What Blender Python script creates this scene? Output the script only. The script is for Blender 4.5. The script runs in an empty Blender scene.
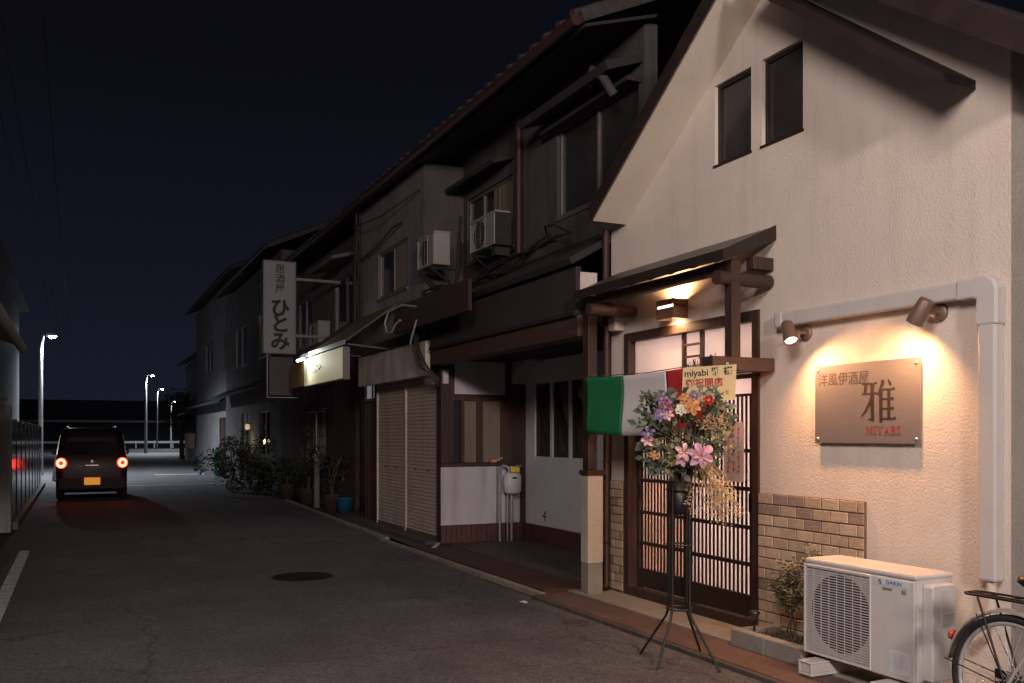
import bpy, bmesh, math, random
from mathutils import Vector, Matrix, Quaternion
random.seed(7)
R = math.radians
S = bpy.context.scene
COL = S.collection
WORLD = {}          # object -> world position of its origin (no rotations on roots)

# ------------------------------------------------------------------ materials
def mat(name, col, rough=0.7, var=0.12, scale=6.0, bump=0.0, bscale=40.0, metal=0.0, dirt=None, dirt_amt=0.0,
        dscale=1.6, spec=0.4, coat=0.0, stretch=(1, 1, 1), emit=None, estr=0.0, var2=None):
    m = bpy.data.materials.new(name); m.use_nodes = True
    nt = m.node_tree; N = nt.nodes; L = nt.links
    b = N['Principled BSDF']
    b.inputs['Roughness'].default_value = rough
    b.inputs['Metallic'].default_value = metal
    b.inputs['Specular IOR Level'].default_value = spec
    b.inputs['Coat Weight'].default_value = coat
    b.inputs['Coat Roughness'].default_value = 0.08
    tc = N.new('ShaderNodeTexCoord')
    mp = N.new('ShaderNodeMapping'); mp.inputs['Scale'].default_value = stretch
    L.new(tc.outputs['Object'], mp.inputs['Vector'])
    n1 = N.new('ShaderNodeTexNoise'); n1.inputs['Scale'].default_value = scale; n1.inputs['Detail'].default_value = 6
    n1.inputs['Roughness'].default_value = 0.65
    L.new(mp.outputs['Vector'], n1.inputs['Vector'])
    mix = N.new('ShaderNodeMix'); mix.data_type = 'RGBA'
    lo = [max(0, c * (1 - var)) for c in col]; hi = [min(1, c * (1 + var)) for c in col]
    if var2: hi = var2
    mix.inputs['A'].default_value = (*lo, 1); mix.inputs['B'].default_value = (*hi, 1)
    rmp = N.new('ShaderNodeMapRange'); rmp.inputs['From Min'].default_value = 0.3; rmp.inputs['From Max'].default_value = 0.7
    L.new(n1.outputs['Fac'], rmp.inputs['Value']); L.new(rmp.outputs['Result'], mix.inputs['Factor'])
    out = mix.outputs['Result']
    if dirt:
        n2 = N.new('ShaderNodeTexNoise'); n2.inputs['Scale'].default_value = dscale; n2.inputs['Detail'].default_value = 8
        n2.inputs['Roughness'].default_value = 0.7
        L.new(mp.outputs['Vector'], n2.inputs['Vector'])
        r2 = N.new('ShaderNodeMapRange'); r2.inputs['From Min'].default_value = 0.45; r2.inputs['From Max'].default_value = 0.75
        r2.inputs['To Max'].default_value = dirt_amt
        L.new(n2.outputs['Fac'], r2.inputs['Value'])
        m2 = N.new('ShaderNodeMix'); m2.data_type = 'RGBA'
        L.new(r2.outputs['Result'], m2.inputs['Factor']); L.new(out, m2.inputs['A']); m2.inputs['B'].default_value = (*dirt, 1)
        out = m2.outputs['Result']
    L.new(out, b.inputs['Base Color'])
    rr = N.new('ShaderNodeMapRange'); rr.inputs['To Min'].default_value = max(0.03, rough - 0.1); rr.inputs['To Max'].default_value = min(1, rough + 0.1)
    L.new(n1.outputs['Fac'], rr.inputs['Value']); L.new(rr.outputs['Result'], b.inputs['Roughness'])
    if bump > 0:
        n3 = N.new('ShaderNodeTexNoise'); n3.inputs['Scale'].default_value = bscale; n3.inputs['Detail'].default_value = 5
        L.new(mp.outputs['Vector'], n3.inputs['Vector'])
        bp = N.new('ShaderNodeBump'); bp.inputs['Strength'].default_value = bump; bp.inputs['Distance'].default_value = 0.02
        L.new(n3.outputs['Fac'], bp.inputs['Height']); L.new(bp.outputs['Normal'], b.inputs['Normal'])
    if emit:
        b.inputs['Emission Color'].default_value = (*emit, 1); b.inputs['Emission Strength'].default_value = estr
    return m

def glass_mat(name, col=(0.02, 0.022, 0.026), rough=0.06):
    return mat(name, col, rough, var=0.25, scale=1.5, spec=0.6)

def foliage_mat(name, col, var=0.35):
    m = mat(name, col, 0.6, var=var, scale=9, spec=0.3)
    b = m.node_tree.nodes['Principled BSDF']
    b.inputs['Subsurface Weight'].default_value = 0.0
    return m

M = {}
M['stucco'] = mat('cream_stucco', (0.64, 0.56, 0.50), 0.85, var=0.05, scale=2.0, bump=0.27, bscale=66, spec=0.25,
                  dirt=(0.47, 0.39, 0.335), dirt_amt=0.25, dscale=0.7)
M['soffit'] = mat('cream_soffit', (0.62, 0.545, 0.455), 0.8, var=0.05, scale=3, bump=0.15, bscale=25, spec=0.2)
M['darkbrown'] = mat('dark_brown_metal', (0.022, 0.014, 0.013), 0.55, var=0.25, scale=5, bump=0.05)
M['wood'] = mat('stained_wood', (0.045, 0.024, 0.019), 0.55, var=0.35, scale=4, bump=0.12, bscale=30, stretch=(6, 6, 0.6))
M['woodh'] = mat('stained_wood_beam', (0.055, 0.03, 0.023), 0.55, var=0.35, scale=4, bump=0.12, bscale=30, stretch=(6, 0.6, 6))
M['doorwood'] = mat('door_wood', (0.035, 0.02, 0.016), 0.5, var=0.3, scale=5, bump=0.06, bscale=30, stretch=(5, 5, 0.7))
M['canopy'] = mat('canopy_sheet', (0.10, 0.09, 0.09), 0.45, var=0.15, scale=3, metal=0.3)
M['paper'] = mat('lit_paper', (0.75, 0.7, 0.68), 0.8, var=0.04, scale=3, emit=(1.0, 0.80, 0.77), estr=0.03)
M['paper_dim'] = mat('dim_paper', (0.55, 0.5, 0.48), 0.8, var=0.06, scale=3, emit=(1.0, 0.82, 0.82), estr=0.03)
M['paper_tan'] = mat('tan_curtain', (0.62, 0.5, 0.43), 0.85, var=0.2, scale=2.5, emit=(1.0, 0.76, 0.66), estr=0.02)
M['glass'] = glass_mat('dark_glass')
M['glass2'] = glass_mat('dusty_glass', (0.035, 0.033, 0.035), 0.18)
M['duct'] = mat('white_duct', (0.52, 0.49, 0.485), 0.42, var=0.05, scale=4)
M['acwhite'] = mat('ivory_enamel', (0.56, 0.54, 0.535), 0.42, var=0.05, scale=5, dirt=(0.4, 0.36, 0.3), dirt_amt=0.18)
M['acold'] = mat('dulled_enamel', (0.26, 0.245, 0.24), 0.55, var=0.12, scale=5, dirt=(0.14, 0.125, 0.12), dirt_amt=0.5)
M['acgrey'] = mat('grey_plastic', (0.5, 0.48, 0.46), 0.5, var=0.08)
M['black'] = mat('black_enamel', (0.012, 0.011, 0.011), 0.42, var=0.3)
M['rubber'] = mat('rubber', (0.018, 0.017, 0.017), 0.75, var=0.2)
M['steel'] = mat('brushed_plate', (0.27, 0.25, 0.27), 0.40, var=0.08, scale=8, metal=0.55, stretch=(1, 1, 30))
M['chrome'] = mat('chrome', (0.62, 0.6, 0.58), 0.34, var=0.05, metal=0.55)
M['ink'] = mat('etched_letter', (0.022, 0.012, 0.011), 0.6, var=0.15)
M['inkgrey'] = mat('etched_fine_letter', (0.075, 0.05, 0.046), 0.6, var=0.15)
M['inkred'] = mat('red_letter', (0.26, 0.025, 0.022), 0.6, var=0.1)
M['brick1'] = mat('tan_brick', (0.40, 0.30, 0.215), 0.75, var=0.16, scale=14, bump=0.2, bscale=60)
M['brick2'] = mat('pale_brick', (0.47, 0.36, 0.265), 0.75, var=0.14, scale=14, bump=0.2, bscale=60)
M['brick3'] = mat('grey_brown_brick', (0.27, 0.20, 0.165), 0.75, var=0.16, scale=14, bump=0.2, bscale=60)
M['mortar'] = mat('mortar', (0.12, 0.085, 0.06), 0.9, var=0.15, scale=30, bump=0.2)
M['plinth'] = mat('maroon_brick', (0.085, 0.035, 0.032), 0.6, var=0.3, scale=12, bump=0.1)
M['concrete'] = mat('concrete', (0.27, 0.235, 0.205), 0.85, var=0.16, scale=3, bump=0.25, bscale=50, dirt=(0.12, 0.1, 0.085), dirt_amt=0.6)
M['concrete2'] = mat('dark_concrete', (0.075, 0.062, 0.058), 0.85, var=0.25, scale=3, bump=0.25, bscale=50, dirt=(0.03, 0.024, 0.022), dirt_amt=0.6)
M['redtile'] = mat('red_tile', (0.105, 0.064, 0.056), 0.8, var=0.2, scale=5, bump=0.2, bscale=50, dirt=(0.07, 0.04, 0.03), dirt_amt=0.6)
M['block'] = mat('grey_block', (0.24, 0.22, 0.2), 0.9, var=0.15, scale=12, bump=0.5, bscale=90, dirt=(0.12, 0.11, 0.1), dirt_amt=0.5)
M['soil'] = mat('soil', (0.035, 0.022, 0.015), 0.95, var=0.5, scale=20, bump=0.9, bscale=40)
M['panelwhite'] = mat('grey_white_render', (0.46, 0.45, 0.475), 0.8, var=0.05, scale=3, bump=0.15, bscale=60, dirt=(0.35, 0.325, 0.33), dirt_amt=0.45, dscale=1.1)  # darkened to offset strong lamp light on the porch end panels
M['sidewall'] = mat('grey_render', (0.30, 0.27, 0.25), 0.88, var=0.1, scale=3, bump=0.3, bscale=60, dirt=(0.2, 0.175, 0.16), dirt_amt=0.5)
M['porchwhite_brightened'] = mat('porch_render_brightened', (0.72, 0.71, 0.73), 0.8, var=0.05, scale=3, bump=0.15, bscale=60, dirt=(0.45, 0.43, 0.43), dirt_amt=0.4, dscale=1.1)  # panel white, lightened for the light missing on the porch back wall
M['pillar'] = mat('cream_render', (0.62, 0.53, 0.45), 0.85, var=0.06, scale=3, bump=0.3, bscale=60, dirt=(0.4, 0.33, 0.27), dirt_amt=0.4)
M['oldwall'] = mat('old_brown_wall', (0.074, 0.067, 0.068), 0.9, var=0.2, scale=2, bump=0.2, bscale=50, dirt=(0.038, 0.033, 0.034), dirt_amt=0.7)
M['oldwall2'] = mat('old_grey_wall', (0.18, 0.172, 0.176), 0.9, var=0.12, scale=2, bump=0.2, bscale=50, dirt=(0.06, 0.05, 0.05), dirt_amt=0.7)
M['oldwall3'] = mat('old_far_wall', (0.13, 0.115, 0.115), 0.9, var=0.2, scale=1.2, bump=0.2, bscale=40, dirt=(0.05, 0.042, 0.045), dirt_amt=0.7)
M['oldwall4'] = mat('old_red_wall', (0.075, 0.05, 0.05), 0.9, var=0.25, scale=1.2, bump=0.2, bscale=40, dirt=(0.04, 0.025, 0.025), dirt_amt=0.7)
M['bluewall'] = mat('grey_blue_siding', (0.20, 0.22, 0.26), 0.7, var=0.12, scale=1.5, stretch=(1, 1, 8), bump=0.2, bscale=8)
M['rooftile'] = mat('roof_tile', (0.045, 0.04, 0.042), 0.6, var=0.3, scale=6, bump=0.4, bscale=12, stretch=(1, 6, 1))
M['gutter'] = mat('red_brown_gutter', (0.04, 0.016, 0.015), 0.55, var=0.25, scale=4)
M['fascia'] = mat('dark_board', (0.024, 0.020, 0.021), 0.8, var=0.3, scale=3, bump=0.1, stretch=(1, 1, 5))
M['brownpanel'] = mat('brown_panel', (0.034, 0.028, 0.0285), 0.75, var=0.12, scale=3, dirt=(0.017, 0.013, 0.0135), dirt_amt=0.5)
M['wine'] = mat('wine_board', (0.036, 0.014, 0.018), 0.8, var=0.2, scale=3, dirt=(0.05, 0.02, 0.024), dirt_amt=0.5)
M['shutter'] = mat('beige_shutter', (0.56, 0.47, 0.41), 0.6, var=0.08, scale=2.5, dirt=(0.3, 0.235, 0.2), dirt_amt=0.5, dscale=2.5, metal=0.1)
M['signboard'] = mat('weathered_sign_board', (0.58, 0.51, 0.47), 0.7, var=0.12, scale=2, dirt=(0.17, 0.135, 0.12), dirt_amt=0.7, dscale=1.8, stretch=(1, 1, 0.5))
M['olive'] = mat('olive_awning', (0.10, 0.085, 0.05), 0.8, var=0.2, scale=3, bump=0.1, dirt=(0.05, 0.04, 0.028), dirt_amt=0.6)
M['yellowlit'] = mat('glowing_yellow_face', (0.6, 0.55, 0.36), 0.6, var=0.15, scale=2, emit=(1.0, 0.86, 0.5), estr=0.13)  # front-lit face; a mild even glow is put into its colour
M['yellowdull'] = mat('ochre_board', (0.30, 0.19, 0.07), 0.7, var=0.2, scale=3)
M['signwhite'] = mat('white_sign_face', (0.24, 0.24, 0.26), 0.55, var=0.06, scale=2, dirt=(0.15, 0.15, 0.165), dirt_amt=0.4)
M['signink'] = mat('black_sign_letter', (0.012, 0.012, 0.016), 0.6, var=0.1)
M['boxdark'] = mat('dark_box_sign', (0.06, 0.05, 0.05), 0.6, var=0.2)
M['asphalt'] = None
M['linepaint'] = mat('worn_white_paint', (0.55, 0.54, 0.53), 0.7, var=0.15, scale=14, dirt=(0.08, 0.075, 0.075), dirt_amt=0.85, dscale=7)
M['iron'] = mat('cast_iron', (0.012, 0.011, 0.011), 0.85, spec=0.12, var=0.3, scale=30, bump=0.8, bscale=60)
M['green'] = mat('flag_green', (0.01, 0.17, 0.06), 0.75, var=0.06, scale=9, bump=0.05, bscale=200)
M['white'] = mat('flag_white', (0.66, 0.62, 0.64), 0.75, var=0.04, scale=9, bump=0.05, bscale=200)
M['red'] = mat('flag_red', (0.52, 0.03, 0.035), 0.75, var=0.06, scale=9, bump=0.05, bscale=200)
M['card'] = mat('card_paper', (0.48, 0.39, 0.22), 0.8, var=0.08, scale=10)
M['leaf1'] = foliage_mat('leaf_mid_green', (0.115, 0.135, 0.075))
M['leaf2'] = foliage_mat('leaf_dark_green', (0.055, 0.085, 0.06))
M['leaf3'] = foliage_mat('leaf_olive', (0.22, 0.195, 0.10))
M['leaf4'] = foliage_mat('leaf_grey_green', (0.17, 0.18, 0.14))
M['dried'] = foliage_mat('dried_spray', (0.42, 0.30, 0.16))
M['stem'] = mat('stem_brown', (0.08, 0.055, 0.03), 0.8, var=0.3)
M['pink'] = mat('petal_pink', (0.62, 0.36, 0.48), 0.6, var=0.18, scale=25)
M['palepink'] = mat('petal_pale_pink', (0.78, 0.52, 0.55), 0.6, var=0.14, scale=25)
M['violet'] = mat('petal_violet', (0.25, 0.19, 0.33), 0.6, var=0.3, scale=25)
M['magenta'] = mat('petal_magenta', (0.28, 0.11, 0.2), 0.6, var=0.25, scale=25)
M['orange'] = mat('petal_orange', (0.55, 0.27, 0.13), 0.6, var=0.18, scale=25)
M['cream'] = mat('petal_cream', (0.72, 0.65, 0.54), 0.6, var=0.1, scale=25)
M['yellow'] = mat('petal_yellow', (0.70, 0.48, 0.10), 0.6, var=0.15, scale=25)
M['carpaint'] = mat('car_paint', (0.016, 0.003, 0.005), 0.42, var=0.15, spec=0.25, coat=0.0)
M['carglass'] = glass_mat('car_glass', (0.012, 0.013, 0.016), 0.08)
M['tail'] = mat('tail_lit', (0.6, 0.03, 0.03), 0.3, emit=(1.0, 0.05, 0.03), estr=17)
M['tailred'] = mat('tail_lens', (0.35, 0.01, 0.01), 0.25, var=0.1, emit=(1.0, 0.03, 0.02), estr=0.9)
M['plate'] = mat('yellow_plate', (0.6, 0.3, 0.02), 0.5, emit=(1.0, 0.36, 0.03), estr=0.42)  # light falling on the plate is put in as emission
M['platelamp'] = mat('cold_lens', (0.8, 0.85, 0.9), 0.3, emit=(0.9, 1.0, 0.9), estr=16)
M['warmlens'] = mat('warm_lens', (0.9, 0.8, 0.7), 0.3, emit=(1.0, 0.72, 0.45), estr=14)
M['warmslit'] = mat('warm_slit', (0.9, 0.8, 0.7), 0.3, emit=(1.0, 0.74, 0.5), estr=4)
M['lampshell'] = mat('bronze_shell', (0.17, 0.095, 0.07), 0.45, var=0.15, metal=0.2)
M['spotshell'] = mat('grey_brown_shell', (0.19, 0.125, 0.1), 0.45, var=0.12, metal=0.4)
M['polegrey'] = mat('galvanised_pole', (0.30, 0.30, 0.31), 0.5, var=0.15, metal=0.4)
M['concpole'] = mat('concrete_pole', (0.28, 0.27, 0.26), 0.85, var=0.12, scale=3)
M['fenceglass'] = mat('gloss_fence_panel', (0.022, 0.012, 0.014), 0.16, var=0.2, scale=2, spec=0.6, coat=0.6)
M['bluebucket'] = mat('blue_bucket', (0.012, 0.085, 0.17), 0.5, var=0.15)
M['meter'] = mat('meter_enamel', (0.52, 0.51, 0.5), 0.5, var=0.08, dirt=(0.3, 0.27, 0.25), dirt_amt=0.4)
M['yellowtag'] = mat('yellow_tag', (0.7, 0.55, 0.05), 0.6)
M['bluetag'] = mat('blue_print', (0.04, 0.18, 0.35), 0.5)
M['sticker'] = mat('sticker', (0.6, 0.62, 0.66), 0.5, var=0.05)
M['reflector'] = mat('red_reflector', (0.42, 0.05, 0.035), 0.3, var=0.1)
M['fan'] = mat('fan_black', (0.022, 0.017, 0.017), 0.55, var=0.2)
M['cable'] = mat('cable_black', (0.02, 0.017, 0.017), 0.6, var=0.3)
M['cablew'] = mat('cable_grey', (0.30, 0.28, 0.27), 0.6, var=0.2)
M['aluframe'] = mat('aluminium_frame', (0.17, 0.155, 0.15), 0.5, var=0.15, metal=0.5)
M['greenbin'] = mat('green_bin', (0.05, 0.22, 0.09), 0.6, var=0.2)
M['terracotta'] = mat('pot_clay', (0.06, 0.035, 0.028), 0.85, var=0.2)
M['curtain'] = mat('pale_curtain', (0.17, 0.14, 0.11), 0.9, var=0.15, scale=3, stretch=(8, 8, 0.6))
M['farwall'] = mat('far_wall', (0.032, 0.036, 0.048), 0.9, var=0.12, scale=0.8)
M['railwhite'] = mat('guard_rail_white', (0.6, 0.6, 0.62), 0.5, var=0.08)

# asphalt with aggregate, cracks and a worn lane
def asphalt():
    m = mat('asphalt', (0.080, 0.077, 0.083), 0.84, var=0.25, scale=1.1, bump=0.0, dirt=(0.046, 0.044, 0.048), dirt_amt=0.6, dscale=0.5)
    nt = m.node_tree; N = nt.nodes; L = nt.links; b = N['Principled BSDF']
    tc = [n for n in N if n.type == 'TEX_COORD'][0]
    v = N.new('ShaderNodeTexVoronoi'); v.inputs['Scale'].default_value = 85; L.new(tc.outputs['Object'], v.inputs['Vector'])
    n = N.new('ShaderNodeTexNoise'); n.inputs['Scale'].default_value = 38; n.inputs['Detail'].default_value = 6
    L.new(tc.outputs['Object'], n.inputs['Vector'])
    ad = N.new('ShaderNodeMath'); ad.operation = 'ADD'; L.new(v.outputs['Distance'], ad.inputs[0]); L.new(n.outputs['Fac'], ad.inputs[1])
    bp = N.new('ShaderNodeBump'); bp.inputs['Strength'].default_value = 0.7; bp.inputs['Distance'].default_value = 0.012
    L.new(ad.outputs[0], bp.inputs['Height']); L.new(bp.outputs['Normal'], b.inputs['Normal'])
    # grit: light stones
    src = b.inputs['Base Color'].links[0].from_socket
    v2 = N.new('ShaderNodeTexVoronoi'); v2.inputs['Scale'].default_value = 60; L.new(tc.outputs['Object'], v2.inputs['Vector'])
    rm = N.new('ShaderNodeMapRange'); rm.inputs['From Min'].default_value = 0.0; rm.inputs['From Max'].default_value = 1.0
    rm.inputs['To Min'].default_value = 0.7; rm.inputs['To Max'].default_value = 1.5
    sp = N.new('ShaderNodeSeparateColor'); L.new(v2.outputs['Color'], sp.inputs[0]); L.new(sp.outputs[0], rm.inputs['Value'])
    mul = N.new('ShaderNodeMix'); mul.data_type = 'RGBA'; mul.blend_type = 'MULTIPLY'; mul.inputs['Factor'].default_value = 1
    L.new(src, mul.inputs['A']); L.new(rm.outputs['Result'], mul.inputs['B'])
    L.new(mul.outputs['Result'], b.inputs['Base Color'])
    return m
M['asphalt'] = asphalt()
def streaks(m, amt, sc=(7, 7, 0.45), col=(0.45, 0.4, 0.36)):
    nt = m.node_tree; N = nt.nodes; L = nt.links; b = N['Principled BSDF']; src = b.inputs['Base Color'].links[0].from_socket
    tc = [n for n in N if n.type == 'TEX_COORD'][0]; mp = N.new('ShaderNodeMapping'); mp.inputs['Scale'].default_value = sc; L.new(tc.outputs['Object'], mp.inputs['Vector'])
    n = N.new('ShaderNodeTexNoise'); n.inputs['Scale'].default_value = 1; n.inputs['Detail'].default_value = 7; n.inputs['Roughness'].default_value = .6; L.new(mp.outputs['Vector'], n.inputs['Vector'])
    r = N.new('ShaderNodeMapRange'); r.inputs['From Min'].default_value = .5; r.inputs['From Max'].default_value = .75; r.inputs['To Max'].default_value = amt; L.new(n.outputs['Fac'], r.inputs['Value'])
    mx = N.new('ShaderNodeMix'); mx.data_type = 'RGBA'; mx.blend_type = 'MULTIPLY'; L.new(r.outputs['Result'], mx.inputs['Factor']); L.new(src, mx.inputs['A']); mx.inputs['B'].default_value = (*col, 1)
    L.new(mx.outputs['Result'], b.inputs['Base Color'])
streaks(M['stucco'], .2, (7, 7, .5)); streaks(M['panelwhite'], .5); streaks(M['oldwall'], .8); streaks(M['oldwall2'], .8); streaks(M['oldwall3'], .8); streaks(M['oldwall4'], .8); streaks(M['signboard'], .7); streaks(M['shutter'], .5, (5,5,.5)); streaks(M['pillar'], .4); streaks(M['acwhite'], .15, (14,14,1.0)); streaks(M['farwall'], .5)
# worn wheel tracks, patches and hairline cracks on the road
streaks(M['asphalt'], .6, (1.6, .07, 1), (.62,.6,.6)); streaks(M['asphalt'], .5, (.35, .35, 1), (1.5,1.45,1.45))
def cracks(m):
    nt = m.node_tree; N = nt.nodes; L = nt.links; b = N['Principled BSDF']; src = b.inputs['Base Color'].links[0].from_socket
    tc = [n for n in N if n.type == 'TEX_COORD'][0]; n = N.new('ShaderNodeTexNoise'); n.inputs['Scale'].default_value = 1.6; n.inputs['Detail'].default_value = 4; L.new(tc.outputs['Object'], n.inputs['Vector'])
    ad = N.new('ShaderNodeMix'); ad.data_type = 'RGBA'; ad.blend_type = 'ADD'; ad.inputs['Factor'].default_value = .5; L.new(tc.outputs['Object'], ad.inputs['A']); L.new(n.outputs['Color'], ad.inputs['B'])
    v = N.new('ShaderNodeTexVoronoi'); v.feature = 'DISTANCE_TO_EDGE'; v.inputs['Scale'].default_value = .42; L.new(ad.outputs['Result'], v.inputs['Vector'])
    r = N.new('ShaderNodeMapRange'); r.inputs['From Min'].default_value = .0015; r.inputs['From Max'].default_value = .006; r.inputs['To Min'].default_value = .5; r.inputs['To Max'].default_value = 0; L.new(v.outputs['Distance'], r.inputs['Value'])
    mx = N.new('ShaderNodeMix'); mx.data_type = 'RGBA'; L.new(r.outputs['Result'], mx.inputs['Factor']); L.new(src, mx.inputs['A']); mx.inputs['B'].default_value = (.02,.018,.018,1); L.new(mx.outputs['Result'], b.inputs['Base Color'])
cracks(M['asphalt'])
def translucent(m, w):
    nt = m.node_tree; N = nt.nodes; L = nt.links; b = N['Principled BSDF']; out = N['Material Output']
    t = N.new('ShaderNodeBsdfTranslucent'); L.new(b.inputs['Base Color'].links[0].from_socket, t.inputs['Color'])
    mx = N.new('ShaderNodeMixShader'); mx.inputs[0].default_value = w; L.new(b.outputs[0], mx.inputs[1]); L.new(t.outputs[0], mx.inputs[2]); L.new(mx.outputs[0], out.inputs['Surface'])
for k in ('paper','paper_dim','paper_tan'): translucent(M[k], .6)
M['leaf5'] = foliage_mat('leaf_far_green', (0.03, 0.04, 0.018)); M['leaf6'] = foliage_mat('leaf_far_dark', (0.018, 0.028, 0.014))

# ------------------------------------------------------------------ mesh builder
class MB:
    def __init__(s): s.v = []; s.f = []; s.sm = []; s.mi = []; s.cur = 0
    def _add(s, vs, fs, smooth=False):
        o = len(s.v); s.v += [Vector(p) for p in vs]
        for f in fs: s.f.append([i + o for i in f]); s.sm.append(smooth); s.mi.append(s.cur)
    def box(s, x0, x1, y0, y1, z0, z1):
        x0, x1 = sorted((x0, x1)); y0, y1 = sorted((y0, y1)); z0, z1 = sorted((z0, z1))
        s._add([(x0,y0,z0),(x1,y0,z0),(x1,y1,z0),(x0,y1,z0),(x0,y0,z1),(x1,y0,z1),(x1,y1,z1),(x0,y1,z1)],
               [(0,3,2,1),(4,5,6,7),(0,1,5,4),(1,2,6,5),(2,3,7,6),(3,0,4,7)]); return s
    def quad(s, a, b, c, d, smooth=False): s._add([a, b, c, d], [(0,1,2,3)], smooth); return s
    def prism(s, poly, axis, d0, d1):
        """poly: 2D points; axis 'x': (y,z), 'y': (x,z), 'z': (x,y)"""
        mk = {'x': lambda p, d: (d, p[0], p[1]), 'y': lambda p, d: (p[0], d, p[1]), 'z': lambda p, d: (p[0], p[1], d)}[axis]
        n = len(poly); vs = [mk(p, d0) for p in poly] + [mk(p, d1) for p in poly]
        fs = [tuple(range(n)), tuple(range(2*n-1, n-1, -1))] + [(i, i+n, (i+1) % n + n, (i+1) % n) for i in range(n)]
        s._add(vs, fs); return s
    def bar(s, p, q, w, h=None, up=(0,0,1)):
        p = Vector(p); q = Vector(q); h = h or w; d = (q - p).normalized(); up = Vector(up)
        if abs(d.dot(up)) > 0.98: up = Vector((1,0,0))
        a = d.cross(up).normalized() * w/2; b = a.cross(d).normalized() * h/2
        vs = [p-a-b, p+a-b, p+a+b, p-a+b, q-a-b, q+a-b, q+a+b, q-a+b]
        s._add(vs, [(0,1,2,3),(7,6,5,4),(0,4,5,1),(1,5,6,2),(2,6,7,3),(3,7,4,0)]); return s
    def tube(s, pts, r, n=8, closed=False, cap=True):
        pts = [Vector(p) for p in pts]; m = len(pts); rs = r if isinstance(r, (list, tuple)) else [r]*m
        ref = None; vs = []
        for i, p in enumerate(pts):
            if closed: t = pts[(i+1) % m] - pts[i-1]
            else: t = pts[min(i+1, m-1)] - pts[max(i-1, 0)]
            t = t.normalized() if t.length > 1e-9 else Vector((0,0,1))
            if ref is None:
                ref = Vector((0,0,1)) if abs(t.z) < 0.9 else Vector((1,0,0))
            a = t.cross(ref)
            if a.length < 1e-6: a = t.orthogonal()
            a.normalize(); b = a.cross(t).normalized(); ref = b
            for k in range(n):
                an = 2*math.pi*k/n; vs.append(p + (a*math.cos(an) + b*math.sin(an))*rs[i])
        fs = []
        for i in range(m if closed else m-1):
            j = (i+1) % m
            for k in range(n): fs.append((i*n+k, i*n+(k+1) % n, j*n+(k+1) % n, j*n+k))
        s._add(vs, fs, True)
        if cap and not closed:
            s._add(vs[:n], [tuple(range(n-1, -1, -1))]); s._add(vs[-n:], [tuple(range(n))])
        return s
    def lathe(s, prof, c, axis=(0,0,1), n=20, smooth=True):
        """prof: (r, h) along axis from c"""
        ax = Vector(axis).normalized(); a = ax.orthogonal().normalized(); b = ax.cross(a); c = Vector(c)
        vs = []
        for r, h in prof:
            for k in range(n):
                an = 2*math.pi*k/n; vs.append(c + ax*h + (a*math.cos(an) + b*math.sin(an))*max(r, 1e-5))
        fs = []
        for i in range(len(prof)-1):
            for k in range(n): fs.append((i*n+k, i*n+(k+1) % n, (i+1)*n+(k+1) % n, (i+1)*n+k))
        s._add(vs, fs, smooth); return s
    def torus(s, c, axis, R0, r, n=40, k=8, a0=0.0, a1=2*math.pi, e1=None):
        ax = Vector(axis).normalized(); a = Vector(e1) if e1 else ax.orthogonal().normalized(); b = ax.cross(a); c = Vector(c)
        full = abs(a1-a0-2*math.pi) < 1e-6
        pts = [c + (a*math.cos(t) + b*math.sin(t))*R0 for t in [a0+(a1-a0)*i/(n if full else n-1) for i in range(n)]]
        return s.tube(pts, r, k, closed=full)
    def leaf(s, p, d, nrm, l, w, bend=0.25):
        p = Vector(p); d = Vector(d).normalized(); nrm = Vector(nrm); sd = d.cross(nrm)
        if sd.length < 1e-5: sd = d.orthogonal()
        sd.normalize(); up = sd.cross(d)
        a = p; m = p + d*l*0.5 + up*l*bend*0.4; t = p + d*l - up*l*bend*0.3
        s._add([a, m + sd*w/2 + up*w*0.15, t, m - sd*w/2 + up*w*0.15, m], [(0,1,4),(1,2,4),(0,4,3),(4,2,3)], True)
    def build(s, name, mats, parent=None, bevel=0.0, origin=None, weld=False):
        me = bpy.data.meshes.new(name)
        if parent is not None: o0 = WORLD[parent]
        elif origin is not None: o0 = Vector(origin)
        else:
            xs = [v.x for v in s.v]; ys = [v.y for v in s.v]; zs = [v.z for v in s.v]
            o0 = Vector(((min(xs)+max(xs))/2, (min(ys)+max(ys))/2, min(zs)))
        me.from_pydata([v - o0 for v in s.v], [], s.f)
        for m in (mats if isinstance(mats, (list, tuple)) else [mats]): me.materials.append(m)
        for p, sm, mi in zip(me.polygons, s.sm, s.mi): p.use_smooth = sm; p.material_index = mi
        bm = bmesh.new(); bm.from_mesh(me)
        if weld: bmesh.ops.remove_doubles(bm, verts=bm.verts, dist=1e-4)
        bmesh.ops.recalc_face_normals(bm, faces=bm.faces); bm.to_mesh(me); bm.free()
        ob = bpy.data.objects.new(name, me); COL.objects.link(ob)
        if parent is not None: ob.parent = parent
        else: ob.location = o0
        WORLD[ob] = o0
        if bevel > 0:
            b = ob.modifiers.new('bevel', 'BEVEL'); b.width = bevel; b.segments = 2; b.limit_method = 'ANGLE'; b.angle_limit = R(40)
        return ob

def thing(name, loc, label, cat, group=None):
    o = bpy.data.objects.new(name, None); COL.objects.link(o); o.location = loc; o.empty_display_size = 0.2
    WORLD[o] = Vector(loc); tag(o, label, cat, group); return o
def tag(o, label=None, cat=None, group=None, kind=None):
    if label: o['label'] = label
    if cat: o['category'] = cat
    if group: o['group'] = group
    if kind: o['kind'] = kind
    return o
def bx(name, m, parent, x0, x1, y0, y1, z0, z1, bevel=0.004):
    return MB().box(x0, x1, y0, y1, z0, z1).build(name, m, parent, bevel)
def struct(name, mb, m):
    o = mb.build(name, m); o['kind'] = 'structure'; return o

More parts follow.
